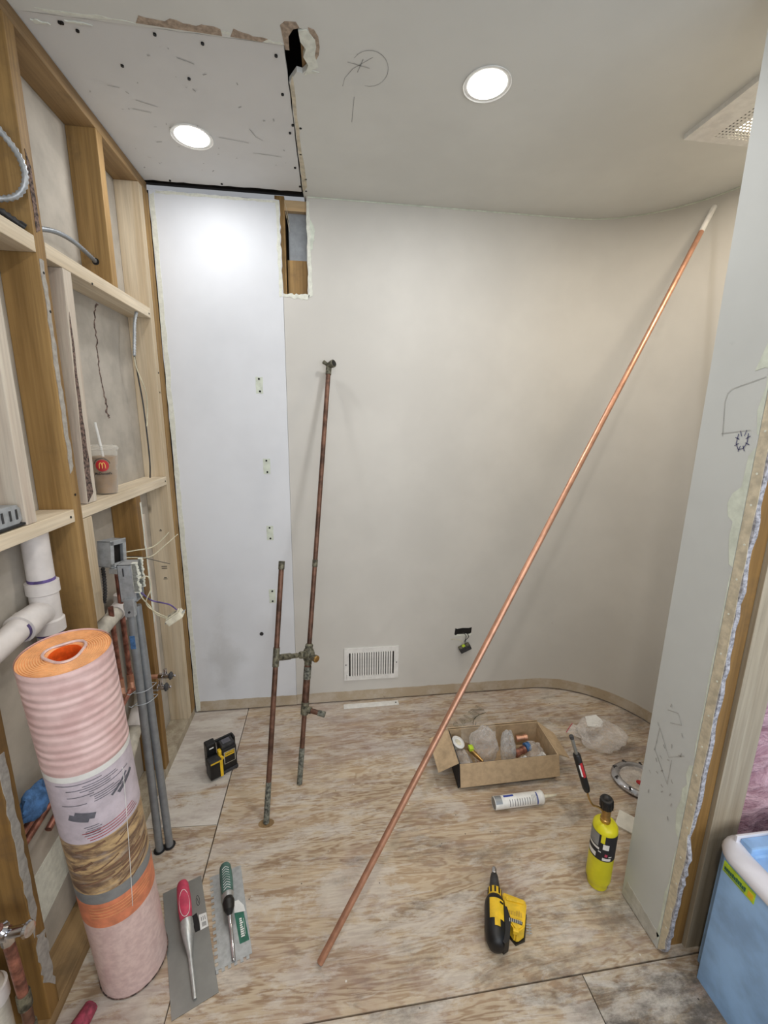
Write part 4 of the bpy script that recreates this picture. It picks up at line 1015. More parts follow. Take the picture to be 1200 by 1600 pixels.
def strip_on(u, z, w_, h_, mat, name, rr=Rr+.0016, rot=0.0, bm=None, n_=10):
    own = bm is None
    if own: bm = B()
    L_ = []
    for i in range(n_+1):
        uu = -w_/2+w_*i/n_
        for hh in (-h_/2, h_/2):
            a = u+uu*math.cos(rot)-hh*math.sin(rot); zz = z+uu*math.sin(rot)+hh*math.cos(rot)
            th = a/Rr; L_.append(bm.verts.new(ma @ Vector((rr*math.sin(th), -rr*math.cos(th), zz))))
    for i in range(n_): bm.faces.new((L_[2*i], L_[2*i+1], L_[2*i+3], L_[2*i+2]))
    return O(name, bm, mat, t) if own else None
bm = B()
rows = [(-.03, .745), (.010, .736), (-.004, .730), (.0, .724), (.030, .718), (-.03, .712), (.01, .706), (.02, .700), (-.045, .690), (.03, .694), (.03, .688)]
for i, (u, f) in enumerate(rows):
    wd = random.uniform(.045, .10); strip_on(u, L*f-.012, wd, .0016, None, '', rr=Rr+.0014, bm=bm)
for i in range(5): strip_on(-.02+random.uniform(-.003, .003), L*(.612-.006*i), .028, .0014, None, '', rr=Rr+.0014, bm=bm)
O('label_text_lines', bm, 'grey_print', t, kind='stuff')
bm = B()
for i in range(4): strip_on(.012+.004*i, L*(.598-.0075*i), .11, .0016, None, '', rr=Rr+.0014, rot=.06, bm=bm)
O('label_text_red', bm, 'red', t, kind='stuff')
bm = B()
for k in range(2):
    strip_on(-.042+.012*k, L*.640+.006*k, .040, .016, None, '', rr=Rr+.0014, rot=-.35, bm=bm)
strip_on(.045, L*.68, .05, .006, None, '', rr=Rr+.0014, rot=.6, bm=bm); strip_on(.060, L*.673, .05, .010, None, '', rr=Rr+.0013, rot=.55, bm=bm)
O('label_diagrams', bm, 'grey_print', t, kind='stuff')
bm = B()
for i in range(4): strip_on(.0, L*(.352-.010*i), .14, .0018, None, '', rr=Rr+.0016, bm=bm, n_=24)
O('band_text', bm, 'roll_orange', t)
bm = B()
for i in range(14):
    strip_on(random.uniform(-.07, .07), L*random.uniform(.415, .55), random.uniform(.04, .09), random.uniform(.003, .007), None, '', rr=Rr+.0014, rot=random.uniform(.1, .6), bm=bm)
O('band_creases', bm, 'copper_old', t); bpy.data.objects['band_creases'].data.materials[0] = plain('crease_print', (.50, .38, .30), .6)
bm = B()
for i in range(30):
    z = L*.27; th = -.02; 
tube(bm, [ma @ Vector(((Rr+.0015)*math.sin(.16+.06*k), -(Rr+.0015)*math.cos(.16+.06*k), L*(.26+.05*k))) for k in range(1, 10)], .0007, 5); O('tape_seam', bm, 'white', t)

# ================================================================== TROWELS
def trowel(o, xd, Lh, Wd, label, notched, grip, grip2, gname):
    m = frame((o[0], o[1], .0008), xd)
    t = T('trowel', label, 'trowel', (o[0], o[1], 0))
    h, w2 = Lh/2, Wd/2
    if notched:
        pts = []; n_ = 15; s = Lh/n_
        for k in range(n_):
            a = -h+s*k; pts += [(a, w2), (a+s*.5, w2), (a+s*.5, w2-.009), (a+s, w2-.009)]
        pts += [(h, w2)]
        n2 = 6; s2 = Wd/n2
        for k in range(n2):
            b = w2-s2*k; pts += [(h, b), (h, b-s2*.5), (h-.009, b-s2*.5), (h-.009, b-s2)]
        pts += [(h, -w2), (-h, -w2)]
        # clean duplicates
        q = [pts[0]]
        for p in pts[1:]:
            if (Vector(p)-Vector(q[-1])).length > 1e-5: q.append(p)
        pts = q
    else: pts = [(-h, -w2), (-h, w2), (h, w2), (h, -w2)]
    bm = B(); prism(bm, pts, 0, .0012, 'z', m); O('blade', bm, 'steel' if not notched else 'alu', t)
    return t, m
t, m = trowel((.277, 1.028), (.42, -1, 0), .345, .115, 'flat steel trowel with a crimson grip lying on the plywood', False, 0, 0, '')
def grip_mesh(m, x0, x1, z, r0, flat=.8):
    bm = B(); n_ = 12; pr = []
    for i in range(n_+1):
        f = i/n_; r = r0*(.86+.18*math.sin(PI*f)**.8) * (1 if 0 < i < n_ else .8); pr.append((r, x0+(x1-x0)*f))
    mm = m @ Tr(0, 0, z) @ Matrix.Rotation(PI/2, 4, 'Y') @ Matrix.Diagonal((flat, 1, 1, 1))
    lathe(bm, [(r, v) for r, v in pr], mm, 20); return bm
O('grip', grip_mesh(m, -.145, -.020, .042, .0185), 'pink_rubber', t, True)
mark = B(); tube(mark, [m @ Vector((-.060+.042*math.cos(a)-.005, .014*math.sin(a), .0575-.006*abs(math.sin(a))**2)) for a in [2*PI*i/28 for i in range(28)]], .0008, 5, closed=True); O('grip_outline', mark, 'white', t)
bm = B(); tube(bm, [m @ Vector(p) for p in ((-.022, 0, .042), (-.005, 0, .038), (.018, 0, .026), (.040, 0, .014), (.06, 0, .010), (.15, 0, .007), (.156, 0, .003))], [.017, .018, .014, .009, .0065, .0055, .005], 14); O('shank', bm, 'alu', t, True)
bm = B(); prism(bm, [(-.055, .013), (-.005, .020), (-.005, .038), (-.060, .030)], .0013, .0016, 'z', m); O('sticker_black', bm, 'black', t)
bm = B(); prism(bm, [(-.050, .035), (-.004, .034), (-.004, .0565), (-.046, .0565)], .0013, .0017, 'z', m); s_ = O('price_sticker', bm, 'white', t)
bm = B()
for k in range(6): box(bm, (-.022+k*.0022, .040, .0018), (-.0212+k*.0022, .052, .0020), 0, m)
for k in range(3): box(bm, (-.040, .040+k*.005, .0018), (-.028, .0412+k*.005, .0020), 0, m)
O('sticker_print', bm, 'print', s_)
bm = B(); tube(bm, [m @ Vector((-.095+.016*math.cos(a), .038+.005*math.sin(a), .0016)) for a in [2*PI*i/16 for i in range(16)]], .0006, 5, closed=True); tube(bm, [m @ Vector(p) for p in ((-.104, .036, .0016), (-.085, .040, .0016))], .0006, 5); O('etched_mark', bm, 'print', t)

t, m = trowel((.384, 1.079), (.315, -1, 0), .282, .100, 'notched steel trowel with a green grip and green label lying on the plywood', True, 0, 0, '')
for ch in [c for c in t.children if c.name.startswith('blade')]: bpy.data.objects.remove(ch)
bm = B(); h, w2 = .141, .050
box(bm, (-h, -w2+.009, 0), (h-.009, w2, .0012), 0, m)
for k in range(15): a = -h+k*2*h/15; box(bm, (a, -w2, 0), (a+h/15, -w2+.0091, .0012), 0, m)
for k in range(6): b = -w2+k*2*w2/6; box(bm, (h-.0091, b, 0), (h, b+w2/6, .0012), 0, m)
O('blade', bm, 'alu', t)
O('grip', grip_mesh(m, -.132, -.030, .040, .019), 'green_rubber', t, True)
bm = B()
for k in range(9):
    x = -.112+k*.0085; tube(bm, [m @ Vector((x+.002*abs(j), .0035*j, .0552-.00025*j*j)) for j in (-3, -1.5, 0, 1.5, 3)], .0008, 5)
O('grip_ridges', bm, 'white', t)
bm = B(); lathe(bm, [(.0175, -.003), (.0175, .0), (.016, .012), (.010, .013)], m @ Tr(-.030, 0, .038) @ Matrix.Rotation(PI/2, 4, 'Y'), 16); O('collar', bm, 'alu', t, True)
bm = B(); tube(bm, [m @ Vector(p) for p in ((-.020, 0, .040), (-.006, 0, .042), (.010, 0, .036), (.020, 0, .026))], [.013, .018, .016, .008], 14); O('hang_hook', bm, 'black', t, True)
bm = B(); tube(bm, [m @ Vector(p) for p in ((.016, 0, .028), (.035, 0, .014), (.05, 0, .009), (.125, 0, .007), (.13, 0, .003))], [.008, .007, .006, .0055, .005], 12); O('shank', bm, 'chrome', t, True)
bm = B(); prism(bm, [(.005, .014), (-.005, .040), (.095, .047), (.095, .020)], .0013, .0017, 'z', m); lb = O('green_label', bm, 'green_label', t)
bm = B(); prism(bm, [(-.030, .016), (-.030, .030), (-.006, .044), (.012, .046), (.004, .014)], .0018, .0022, 'z', m); O('white_label', bm, 'white', lb)
bm = B()
for k in range(9): box(bm, (.026+k*.0062, .026, .0018), (.0300+k*.0062, .0345+random.uniform(-.002, .002), .0021), 0, m)
box(bm, (.030, .038, .0018), (.075, .0388, .0021), 0, m)
O('label_print', bm, 'white', lb)

tag(rebase(O('foam_scrap', tube(B(), [(.080, .893, .020), (.070, .850, .022), (.055, .80, .022)], [.017, .0215, .0215], 10), 'crimson', None, True, 50), (.06, .86, 0)), 'dark pink tool handle lying on the floor at the bottom left corner', 'handle')
bpy.data.objects['foam_scrap'].name = 'tool_handle'

# ================================================================== LASER LEVEL
t = T('laser_level', 'small black and yellow laser level standing on the plywood near the white panel', 'laser level', (.225, 1.665, 0))
m = frame((.225, 1.66, 0), (.80, .52, 0))       # local x along its width, -y to camera
def bx(name, lo, hi, mat, bev=.003, mm=None):
    bm = B(); box(bm, lo, hi, bev, mm or m); return O(name, bm, mat, t)
bx('body', (-.002, -.030, .014), (.062, .045, .118), 'black', .006)
bx('base', (-.006, -.034, .004), (.064, .048, .018), 'dgrey', .003)
for x, y in ((.002, -.026), (.056, -.026), (.03, .04)):
    bm = B(); lathe(bm, [(.006, 0), (.006, .006)], m @ Tr(x, y, 0), 10); O('foot', bm, 'black', t)
bx('top_cap', (.002, -.022, .117), (.058, .030, .132), 'dgrey', .004)
bx('top_window', (.012, -.008, .131), (.046, .020, .1335), 'grey_print', .001)
bx('front_label', (.006, -.0308, .048), (.054, -.0300, .106), 'offwhite', 0)
bx('label_inner', (.008, -.0313, .050), (.052, -.0307, .104), 'black', 0)
bx('label_yellow', (.010, -.0319, .084), (.050, -.0312, .102), 'yellow', 0)
mt_ = m @ Tr(.030, -.0322, .093) @ Matrix.Rotation(PI/2, 4, 'X')
O('label_word', text_bm('DEWALT', .0088, mt_, .0001, .0003), 'print', t)
bx('rear_hood', (-.052, .012, .018), (-.010, .050, .140), 'black', .005)
bm = B(); box(bm, (-.040, .0115, .118), (-.022, .0122, .124), 0, m); O('hood_mark', bm, 'white', t)
bx('battery', (-.060, -.045, .010), (-.008, .012, .090), 'black', .007)
bx('battery_clip', (-.058, -.047, .088), (-.010, -.006, .096), 'dgrey', .003); bx('clip_edge', (-.056, -.0485, .088), (-.012, -.0465, .094), 'yellow', .0005)
bx('battery_stripe', (-.018, -.0475, .012), (-.006, -.044, .092), 'yellow', .001)
bx('yellow_cheek', (-.014, -.024, .092), (.004, -.002, .116), 'yellow', .003)
bm = B(); lathe(bm, [(.002, -.006), (.010, -.004), (.012, 0), (.010, .004), (.002, .006)], m @ Tr(-.004, -.026, .084) @ Matrix.Rotation(PI/2, 4, 'X'), 16); O('knob', bm, 'yellow', t, True)
for k in range(4): bx('battery_rib', (-.0605, -.036+.010*k, .018), (-.0590, -.030+.010*k, .080), 'dgrey', .0005)
bx('side_bracket', (.062, .010, .070), (.072, .040, .128), 'black', .002)
bx('top_rail', (-.012, .024, .128), (.066, .034, .138), 'black', .002)

# ================================================================== SCREW GUN
t = T('screw_gun', 'yellow and black cordless screw gun lying on its side on the plywood', 'power tool', (1.215, .97, 0))
a0, a1 = Vector((1.168, .868, .037)), Vector((1.251, 1.095, .037))
xd = (a1-a0).normalized(); LG = (a1-a0).length
m = frame(a0, xd)       # x forward to the nose, y = left in plan, z up
def gl(prof, name, mat, fl_=(1, 1), smooth=True):
    bm = B(); mm = m @ Matrix.Rotation(PI/2, 4, 'Y') @ Matrix.Diagonal((fl_[0], fl_[1], 1, 1)); lathe(bm, prof, mm, 24); return O(name, bm, mat, t, smooth, 50)
gl([(.008, .002), (.022, .006), (.030, .020), (.034, .045), (.034, .110), (.032, .125), (.026, .136), (.021, .140)], 'motor_housing', 'black', (1.0, .95))
gl([(.021, .140), (.0215, .143), (.0215, .162), (.018, .165)], 'adjust_collar', 'yellow')
for k in range(10):
    a = 2*PI*k/10; bm = B(); box(bm, (.144, -.0028, .0208), (.161, .0028, .0228), .0006, m @ Matrix.Rotation(a, 4, 'X')); O('collar_rib', bm, 'black', t)
gl([(.0165, .165), (.0165, .172), (.0135, .200), (.011, .212), (.0085, .214)], 'nose_cone', 'dgrey')
gl([(.0075, .214), (.0085, .217), (.0085, .232), (.0065, .236)], 'bit_tip', 'chrome')
# yellow clamshell patches on top of the housing (towards +z)
def shell(name, x0, x1, a0_, a1_, r, mat, n1=8, n2=8):
    bm = B(); g_ = []
    for i in range(n1+1):
        x = x0+(x1-x0)*i/n1; row = []
        rr = r if x > .045 else r-(.045-x)**2*8
        for k in range(n2+1):
            a = a0_+(a1_-a0_)*k/n2; row.append(bm.verts.new(m @ Vector((x, .95*rr*math.sin(a), rr*math.cos(a)))))
        g_.append(row)
    for i in range(n1):
        for k in range(n2): bm.faces.new((g_[i][k], g_[i+1][k], g_[i+1][k+1], g_[i][k+1]))
    o = O(name, bm, mat, t, True); return o
shell('yellow_shell', .060, .116, -.75, .60, .0352, 'yellow')
shell('shell_tail', .040, .062, -.35, .15, .0352, 'yellow')
shell('shell_button', .104, .110, -.70, -.35, .0362, 'black')
# handle and battery lie to the right (-y)
bm = B(); prism(bm, [(.018, -.010), (.112, -.012), (.108, -.034), (.075, -.044), (.020, -.036), (.008, -.022)], -.022, .020, 'z', m); O('handle', bm, 'black', t)
mB = m; m = m @ Tr(.042, .003, 0) @ Matrix.Diagonal((.86, .98, 1, 1))
bm = B(); prism(bm, [(.128, -.026), (.118, -.092), (.108, -.100), (.030, -.088), (.014, -.072), (.010, -.060), (.034, -.042), (.060, -.030)], -.030, .018, 'z', m)
bmesh.ops.bevel(bm, geom=[e_ for e_ in bm.edges if abs(e_.calc_face_angle(0)) > .9], offset=.004, segments=2, affect='EDGES'); bt = O('battery', bm, 'yellow', t, True, 35)
bm = B(); prism(bm, [(.090, -.038), (.084, -.088), (.046, -.082), (.050, -.034)], .0181, .0192, 'z', m); O('battery_panel', bm, 'yellow', bt)
bm = B(); prism(bm, [(.046, -.040), (.040, -.082), (.030, -.080), (.036, -.040)], .0181, .0190, 'z', m); O('battery_window', bm, 'dgrey', bt)
bm = B()
for k in range(7): box(bm, (.032, -.078+k*.0055, .0190), (.043, -.0755+k*.0055, .0202), 0, m)
O('window_ribs', bm, 'alu', bt)
bm = B()
for k in range(9): box(bm, (.052+random.uniform(0, .004), -.080+k*.0048, .0193), (.070+random.uniform(-.004, .006), -.0785+k*.0048, .0198), 0, m)
O('battery_print', bm, 'brass', bt)
bm = B(); box(bm, (.098, -.090, .016), (.112, -.036, .0225), .002, m); O('battery_latch', bm, 'yellow', bt)
bm = B(); box(bm, (.006, -.070, .004), (.018, -.052, .018), .003, m); O('battery_tab', bm, 'yellow', bt)
bm = B(); prism(bm, [(.120, -.030), (.110, -.104), (.026, -.092), (.006, -.064), (.030, -.040)], -.0365, -.030, 'z', m); O('battery_base', bm, 'black', t)
bm = B()
for k in range(4): tube(bm, [m @ Vector((.040+k*.009, -.097, -.018)), m @ Vector((.044+k*.009, -.112, -.020)), m @ Vector((.048+k*.009, -.112, -.024))], .0016, 6)
tube(bm, [m @ Vector((.036, -.104, -.018)), m @ Vector((.072, -.108, -.020))], .0016, 6)
O('belt_clip', bm, 'alu', t, True)

# ================================================================== TORCH
tx, ty = 1.592, 1.030
t = T('gas_torch', 'lime yellow gas cylinder with brass torch head standing beside the grey partition', 'torch', (tx, ty, 0))
mt0 = Tr(tx, ty, 0)
bm = B(); lathe(bm, [(.026, .0), (.031, .002), (.032, .016), (.034, .020), (.0375, .030), (.0380, .040), (.0380, .225), (.0365, .238), (.030, .247), (.018, .252), (.012, .253)], mt0, 48); O('cylinder', bm, 'lime', t, True, 40)
bm = B(); tube(bm, [(tx+.0325*math.cos(a), ty+.0325*math.sin(a), .021) for a in [2*PI*i/40 for i in range(40)]], .0012, 6, closed=True); O('foot_ring', bm, 'solder', t, True)
az = math.atan2(.709-tx, ty)   # facing the camera
mf = mt0 @ Rz(math.atan2(-(tx-.709), -(-ty)) if False else -math.atan2(tx-.709, ty))
def wrap(u0, u1, z0, z1, r, name, mat, n_=16, sl=0.0):
    bm = B(); L_ = []
    for i in range(n_+1):
        u = u0+(u1-u0)*i/n_; th = u/.038
        for z in (z0, z1): L_.append(bm.verts.new(mf @ Vector((r*math.sin(th), -r*math.cos(th), z+sl*(i/n_)))))
    for i in range(n_): bm.faces.new((L_[2*i], L_[2*i+1], L_[2*i+3], L_[2*i+2]))
    return O(name, bm, mat, t, True)
wrap(-.060, .060, .130, .226, .0383, 'label', 'print', 40)
wrap(-.058, -.012, .180, .225, .0385, 'label_grey_panel', 'emt')
wrap(-.058, -.008, .168, .176, .0385, 'label_white_stripe', 'white')
wrap(-.006, .006, .198, .227, .0386, 'label_notch', 'lime')
wrap(.002, .020, .176, .196, .0386, 'label_figure', 'white')
wrap(-.050, -.016, .136, .152, .0385, 'label_white_box', 'white')
wrap(.010, .018, .150, .160, .0386, 'label_pink_mark', 'pink_rubber')
wrap(.004, .030, .134, .144, .0385, 'label_white_box', 'white')
wrap(-.010, -.002, .160, .164, .0385, 'label_line', 'white'); wrap(.022, .032, .148, .152, .0385, 'label_line', 'white')
bm = B(); lathe(bm, [(.0145, .247), (.0155, .252), (.0155, .262), (.0130, .264), (.0130, .300), (.0120, .302)], mt0 @ Tr(-.004, 0, 0), 20); O('brass_valve', bm, 'brass', t, True)
bm = B(); pr_ = [(.014, 0), (.0185, .002), (.0195, .006), (.0195, .032), (.0180, .035), (.012, .036), (.008, .033)]
mk = Tr(tx-.006, ty, .304) @ Matrix.Rotation(-.12, 4, 'Y'); lathe(bm, pr_, mk, 24)
for k in range(12):
    a = 2*PI*k/12; box(bm, (.019, -.0016, .004), (.0207, .0016, .030), 0, mk @ Rz(a))
O('regulator_knob', bm, 'black', t, True, 40)
w0 = Vector((tx-.014, ty, .288)); arm = smooth_path([w0, (1.560, 1.033, .306), (1.541, 1.036, .313), (1.528, 1.040, .335), (1.520, 1.045, .362)], 6)
bm = B(); tube(bm, arm, .0032, 10); O('brass_tube', bm, 'brass', t, True)
d0 = Vector((1.520, 1.045, .362)); d1 = Vector((1.452, 1.060, .560)); dd = (d1-d0)
bm = B(); tube(bm, [d0, d0+dd*.06, d0+dd*.07, d0+dd*.66, d0+dd*.68], [.009, .0112, .0115, .0115, .009], 14); O('black_sleeve', bm, 'black', t, True)
bm = B(); tube(bm, [d0+dd*.64, d0+dd*.97], .0055, 12); O('steel_tip', bm, 'steel', t, True)
bm = B(); tube(bm, [d0+dd*.95, d0+dd*1.0], .0066, 12); O('tip_collar', bm, 'dgrey', t, True)
ms = axis_m(d0, d1)
cdl = ms.inverted() @ co.matrix_world.translation; ms = ms @ Rz(math.atan2(cdl.y, cdl.x)+PI/2)
for u0, u1, z0, z1, mat, nm in ((.1, .9, .060, .115, 'red', 'red_label'), (-.28, .1, .065, .110, 'white', 'white_label')):
    bm = B(); L_ = []
    for i in range(7):
        th = u0+(u1-u0)*i/6
        for z in (z0, z1): L_.append(bm.verts.new(ms @ Vector((.0119*math.sin(th), -.0119*math.cos(th), z))))
    for i in range(6): bm.faces.new((L_[2*i], L_[2*i+1], L_[2*i+3], L_[2*i+2]))
    O(nm, bm, mat, t)

# ================================================================== CAULK TUBE
t = T('caulk_tube', 'white tube of sealant with blue print and cone nozzle lying in front of the box', 'tube', (1.45, 1.338, 0))
mk = axis_m((1.347, 1.338, .0255), (1.56, 1.343, .0255)) 
cl = mk.inverted() @ co.matrix_world.translation; mk = mk @ Rz(math.atan2(cl.y, cl.x)+PI/2)
bm = B(); lathe(bm, [(.020, .004), (.0235, .0), (.0240, .002), (.0240, .196), (.0252, .198), (.0252, .206), (.022, .210), (.008, .213)], mk, 32); O('barrel', bm, 'white', t, True, 40)
bm = B(); lathe(bm, [(.0075, .212), (.006, .235), (.003, .272), (.0022, .273)], mk, 16); O('nozzle', bm, 'offwhite', t, True)
bm = B(); lathe(bm, [(.0215, .0035), (.0205, .0002), (.001, .0002)], mk, 24, caps=False); O('plunger', bm, 'emt', t)
def cw(a0_, a1_, z0, z1, mat, name, r=.02425):
    bm = B(); L_ = []
    for i in range(9):
        th = a0_+(a1_-a0_)*i/8
        for z in (z0, z1): L_.append(bm.verts.new(mk @ Vector((r*math.sin(th), -r*math.cos(th), z))))
    for i in range(8): bm.faces.new((L_[2*i], L_[2*i+1], L_[2*i+3], L_[2*i+2]))
    return O(name, bm, mat, t)
sg = 1 if (mk.to_3x3() @ Vector((1, 0, 0))).z < 0 else -1
def cwx(a, b, *r_): cw(sg*a, sg*b, *r_)
cwx(-1.05, -.65, .040, .082, 'blue_print', 'blue_mark'); cwx(-.9, 1.2, .176, .181, 'blue_print', 'blue_band')
cwx(-1.2, .3, .002, .030, 'emt', 'clear_end')
for k in range(9): cwx(-.2, .9, .060+k*.0105, .0625+k*.0105, 'grey_print', 'text_line')
for k in range(4): cwx(-.5, .9, .155+k*.006, .1566+k*.006, 'grey_print', 'text_line')

# ================================================================== CARDBOARD BOX
t = T('cardboard_box', 'open kraft cardboard box with folded flaps holding plumbing fittings', 'box', (1.48, 1.56, 0))
bx0, bx1, by0, by1, hb = 1.240, 1.690, 1.452, 1.715, .128
fL, fR, bR, bL = Vector((1.234, 1.446, 0)), Vector((1.676, 1.450, 0)), Vector((1.684, 1.652, 0)), Vector((1.244, 1.648, 0))
def panel(name, a, b, z0, z1, mat='cardboard', th=.004, inset=None):
    a = Vector(a); b = Vector(b); d = (b-a).normalized(); n_ = Vector((-d.y, d.x, 0))*th
    bm = B(); vs_ = [bm.verts.new(p) for p in (a+Vector((0, 0, z0)), b+Vector((0, 0, z0)), b+n_+Vector((0, 0, z0)), a+n_+Vector((0, 0, z0)), a+Vector((0, 0, z1)), b+Vector((0, 0, z1)), b+n_+Vector((0, 0, z1)), a+n_+Vector((0, 0, z1)))]
    for f in ((0, 3, 2, 1), (4, 5, 6, 7), (0, 1, 5, 4), (1, 2, 6, 5), (2, 3, 7, 6), (3, 0, 4, 7)): bm.faces.new([vs_[i] for i in f])
    return O(name, bm, mat, t)
panel('front_panel', fL, fR, .001, .118, 'print'); panel('back_panel', bR, bL, .001, .122); panel('right_panel', fR, bR, .001, .120)
panel('left_panel', bL, fL, .001, .120, 'print')
bm = B(); prism(bm, [(fL.x, fL.y), (fR.x, fR.y), (bR.x, bR.y), (bL.x, bL.y)], .001, .004); O('bottom_panel', bm, 'cardboard', t)
def flap(name, a, b, c, d, th=.003):
    a, b, c, d = map(Vector, (a, b, c, d)); n_ = (b-a).cross(d-a).normalized()*th
    bm = B(); v1 = [bm.verts.new(p) for p in (a, b, c, d)]; v2 = [bm.verts.new(p+n_) for p in (a, b, c, d)]
    bm.faces.new(v1); bm.faces.new(list(reversed(v2)))
    for i in range(4): bm.faces.new((v1[i], v2[i], v2[(i+1) % 4], v1[(i+1) % 4]))
    return O(name, bm, 'cardboard', t)
flap('front_flap', (1.236, 1.443, .121), (1.678, 1.447, .121), (1.684, 1.432, .024), (1.240, 1.428, .020))
flap('left_flap', (1.234, 1.450, .121), (1.243, 1.646, .122), (1.150, 1.628, .095), (1.152, 1.462, .072))
flap('right_flap', (1.678, 1.452, .120), (1.686, 1.650, .121), (1.745, 1.605, .090), (1.745, 1.470, .078))
flap('back_flap', (1.244, 1.6525, .124), (1.684, 1.6565, .124), (1.680, 1.675, .06), (1.25, 1.672, .06))
bm = B(); prism(bm, [(1.30, 1.4235), (1.30, 1.4235)][:0] or [(1.245, .006), (1.285, .006), (1.285, .010), (1.245, .010)], 1.4445, 1.4458, 'y'); O('box_print', bm, 'white', t)
def blob(name, c, r, label, cat, mat='bag', seed=1, par=None, nu=26, nv=16, squash=.0, lump=.22, group=None, zmin=None):
    random.seed(seed); bm = B(); ph = [random.uniform(0, 6) for _ in range(8)]; fr = [random.choice((2, 3, 4, 5, 6)) for _ in range(8)]
    rows = []
    for i in range(nv+1):
        th = PI*i/nv; row = []
        for k in range(nu):
            p = 2*PI*k/nu
            w_ = 1+lump*(math.sin(fr[0]*p+ph[0])*math.sin(fr[1]*th+ph[1])*.6+.5*math.sin(fr[2]*p+fr[3]*th+ph[2])*.6+.35*abs(math.sin(fr[4]*p-fr[5]*th+ph[3])))+random.uniform(-.02, .02)
            v = Vector((r[0]*math.sin(th)*math.cos(p), r[1]*math.sin(th)*math.sin(p), r[2]*math.cos(th)))*w_+Vector(c)
            if zmin is not None: v.z = max(v.z, zmin+random.uniform(0, .001))
            row.append(bm.verts.new(v))
        rows.append(row)
    for i in range(nv):
        for k in range(nu): bm.faces.new((rows[i][k], rows[i][(k+1) % nu], rows[i+1][(k+1) % nu], rows[i+1][k]))
    bmesh.ops.remove_doubles(bm, verts=bm.verts, dist=.0004)
    o = O(name, bm, mat, par, True, 50)
    if not par: rebase(o, c); tag(o, label, cat, group)
    random.seed(seed+100); return o
# bags and fittings in the box
g = blob('plastic_bag', (1.385, 1.560, .100), (.060, .052, .082), 'large crumpled clear plastic bag standing in the middle of the cardboard box', 'plastic bag', seed=3, zmin=.005)
g = blob('plastic_bag', (1.485, 1.535, .095), (.030, .042, .078), 'narrow shiny clear bag upright right of the larger bag in the box', 'plastic bag', mat='shine', seed=5, zmin=.005)
g = blob('plastic_bag', (1.282, 1.54, .045), (.036, .065, .036), 'bag of small fittings at the left end of the cardboard box', 'plastic bag', seed=8, zmin=.005)
g = blob('plastic_bag', (1.62, 1.545, .050), (.040, .048, .042), 'bag of pale fittings at the right end of the cardboard box', 'plastic bag', seed=11, zmin=.005)
def fitting(p, q, r, mat, label, name='pipe_fitting'):
    p = Vector(p); q = Vector(q); t_ = T(name, label, 'fitting', tuple(p), 'plumbing fittings in the box')
    bm = B(); tube(bm, [p, p+(q-p)*.3, p+(q-p)*.31, p+(q-p)*.69, p+(q-p)*.70, q], [r*1.15, r*1.15, r, r, r*1.15, r*1.15], 14); O('sleeve', bm, mat, t_, True)
    bm = B(); tube(bm, [q, q+(q-p)*.01], r*.85, 12); O('bore', bm, 'black', t_)
fitting((1.565, 1.615, .070), (1.615, 1.61, .078), .012, 'copper', 'short copper coupling at the back right inside the box')
fitting((1.525, 1.535, .062), (1.575, 1.55, .068), .015, 'copper_mid', 'purple-brown copper fitting beside the narrow bag in the box')
fitting((1.578, 1.552, .075), (1.598, 1.556, .077), .017, 'blue_cloth', 'blue ringed fitting in the right half of the box')
fitting((1.54, 1.50, .050), (1.565, 1.505, .055), .016, 'white', 'white plastic fitting near the front of the box')
fitting((1.62, 1.50, .055), (1.65, 1.515, .060), .014, 'white', 'white plastic fitting at the front right inside the box')
fitting((1.33, 1.50, .060), (1.365, 1.47, .055), .012, 'copper', 'copper elbow-like fitting at the front left inside the box')
fitting((1.285, 1.50, .055), (1.31, 1.475, .055), .012, 'copper_mid', 'dull copper fitting beside the lid in the box')
t_ = T('flange', 'white round drain flange on the bag at the left end of the box', 'fitting', (1.275, 1.590, .10))
mm = Tr(1.275, 1.590, .100) @ Matrix.Rotation(.25, 4, 'X') @ Matrix.Rotation(.35, 4, 'Y')
bm = B(); lathe(bm, [(.016, -.004), (.030, -.002), (.031, .001), (.028, .003), (.018, .004), (.014, 0)], mm, 28, caps=False); O('rim', bm, 'white', t_, True)
bm = B(); lathe(bm, [(.014, .001), (.016, -.02), (.014, -.045)], mm, 20); O('neck', bm, 'offwhite', t_, True)
t_ = T('valve_fitting', 'green-tagged brass fitting in the left half of the box', 'fitting', (1.325, 1.535, .08))
bm = B(); tube(bm, [(1.315, 1.56, .090), (1.335, 1.52, .088), (1.355, 1.49, .080)], [.012, .010, .006], 12); O('body', bm, 'brass', t_, True)
bm = B(); box(bm, (1.310, 1.535, .094), (1.330, 1.560, .110), .003); O('tag', bm, 'tag_yellow', t_)
# clear bag with outline lettering draped over the back of the box
t_ = T('lettered_bag', 'thin clear bag with green outline lettering hanging over the back of the box', 'plastic bag', (1.37, 1.70, .12))
bm = B(); gv = []
random.seed(21)
prof_ = [(1.595, .085), (1.625, .115), (1.645, .130), (1.662, .131), (1.684, .05), (1.705, .010), (1.84, .005), (1.92, .004)]
for i, (y, z) in enumerate(prof_):
    gv.append([bm.verts.new((1.290+.165*k/10+.012*math.sin(i)+.02*max(0, i-3), y+.006*math.sin(k*1.7+i), z+.004*abs(math.sin(k*1.3+i*.7))+(.002 if i > 5 else 0))) for k in range(11)])
for i in range(len(prof_)-1):
    for k in range(10): bm.faces.new((gv[i][k], gv[i+1][k], gv[i+1][k+1], gv[i][k+1]))
M['thin'] = clearmat('thin_clear_film', (.93, .92, .89), .13, .15, .6, 20, .06)
O('film', bm, 'thin', t_, True)
ml = frame((1.420, 1.852, .012), (.80, .60, .0), (0, 0, 1))
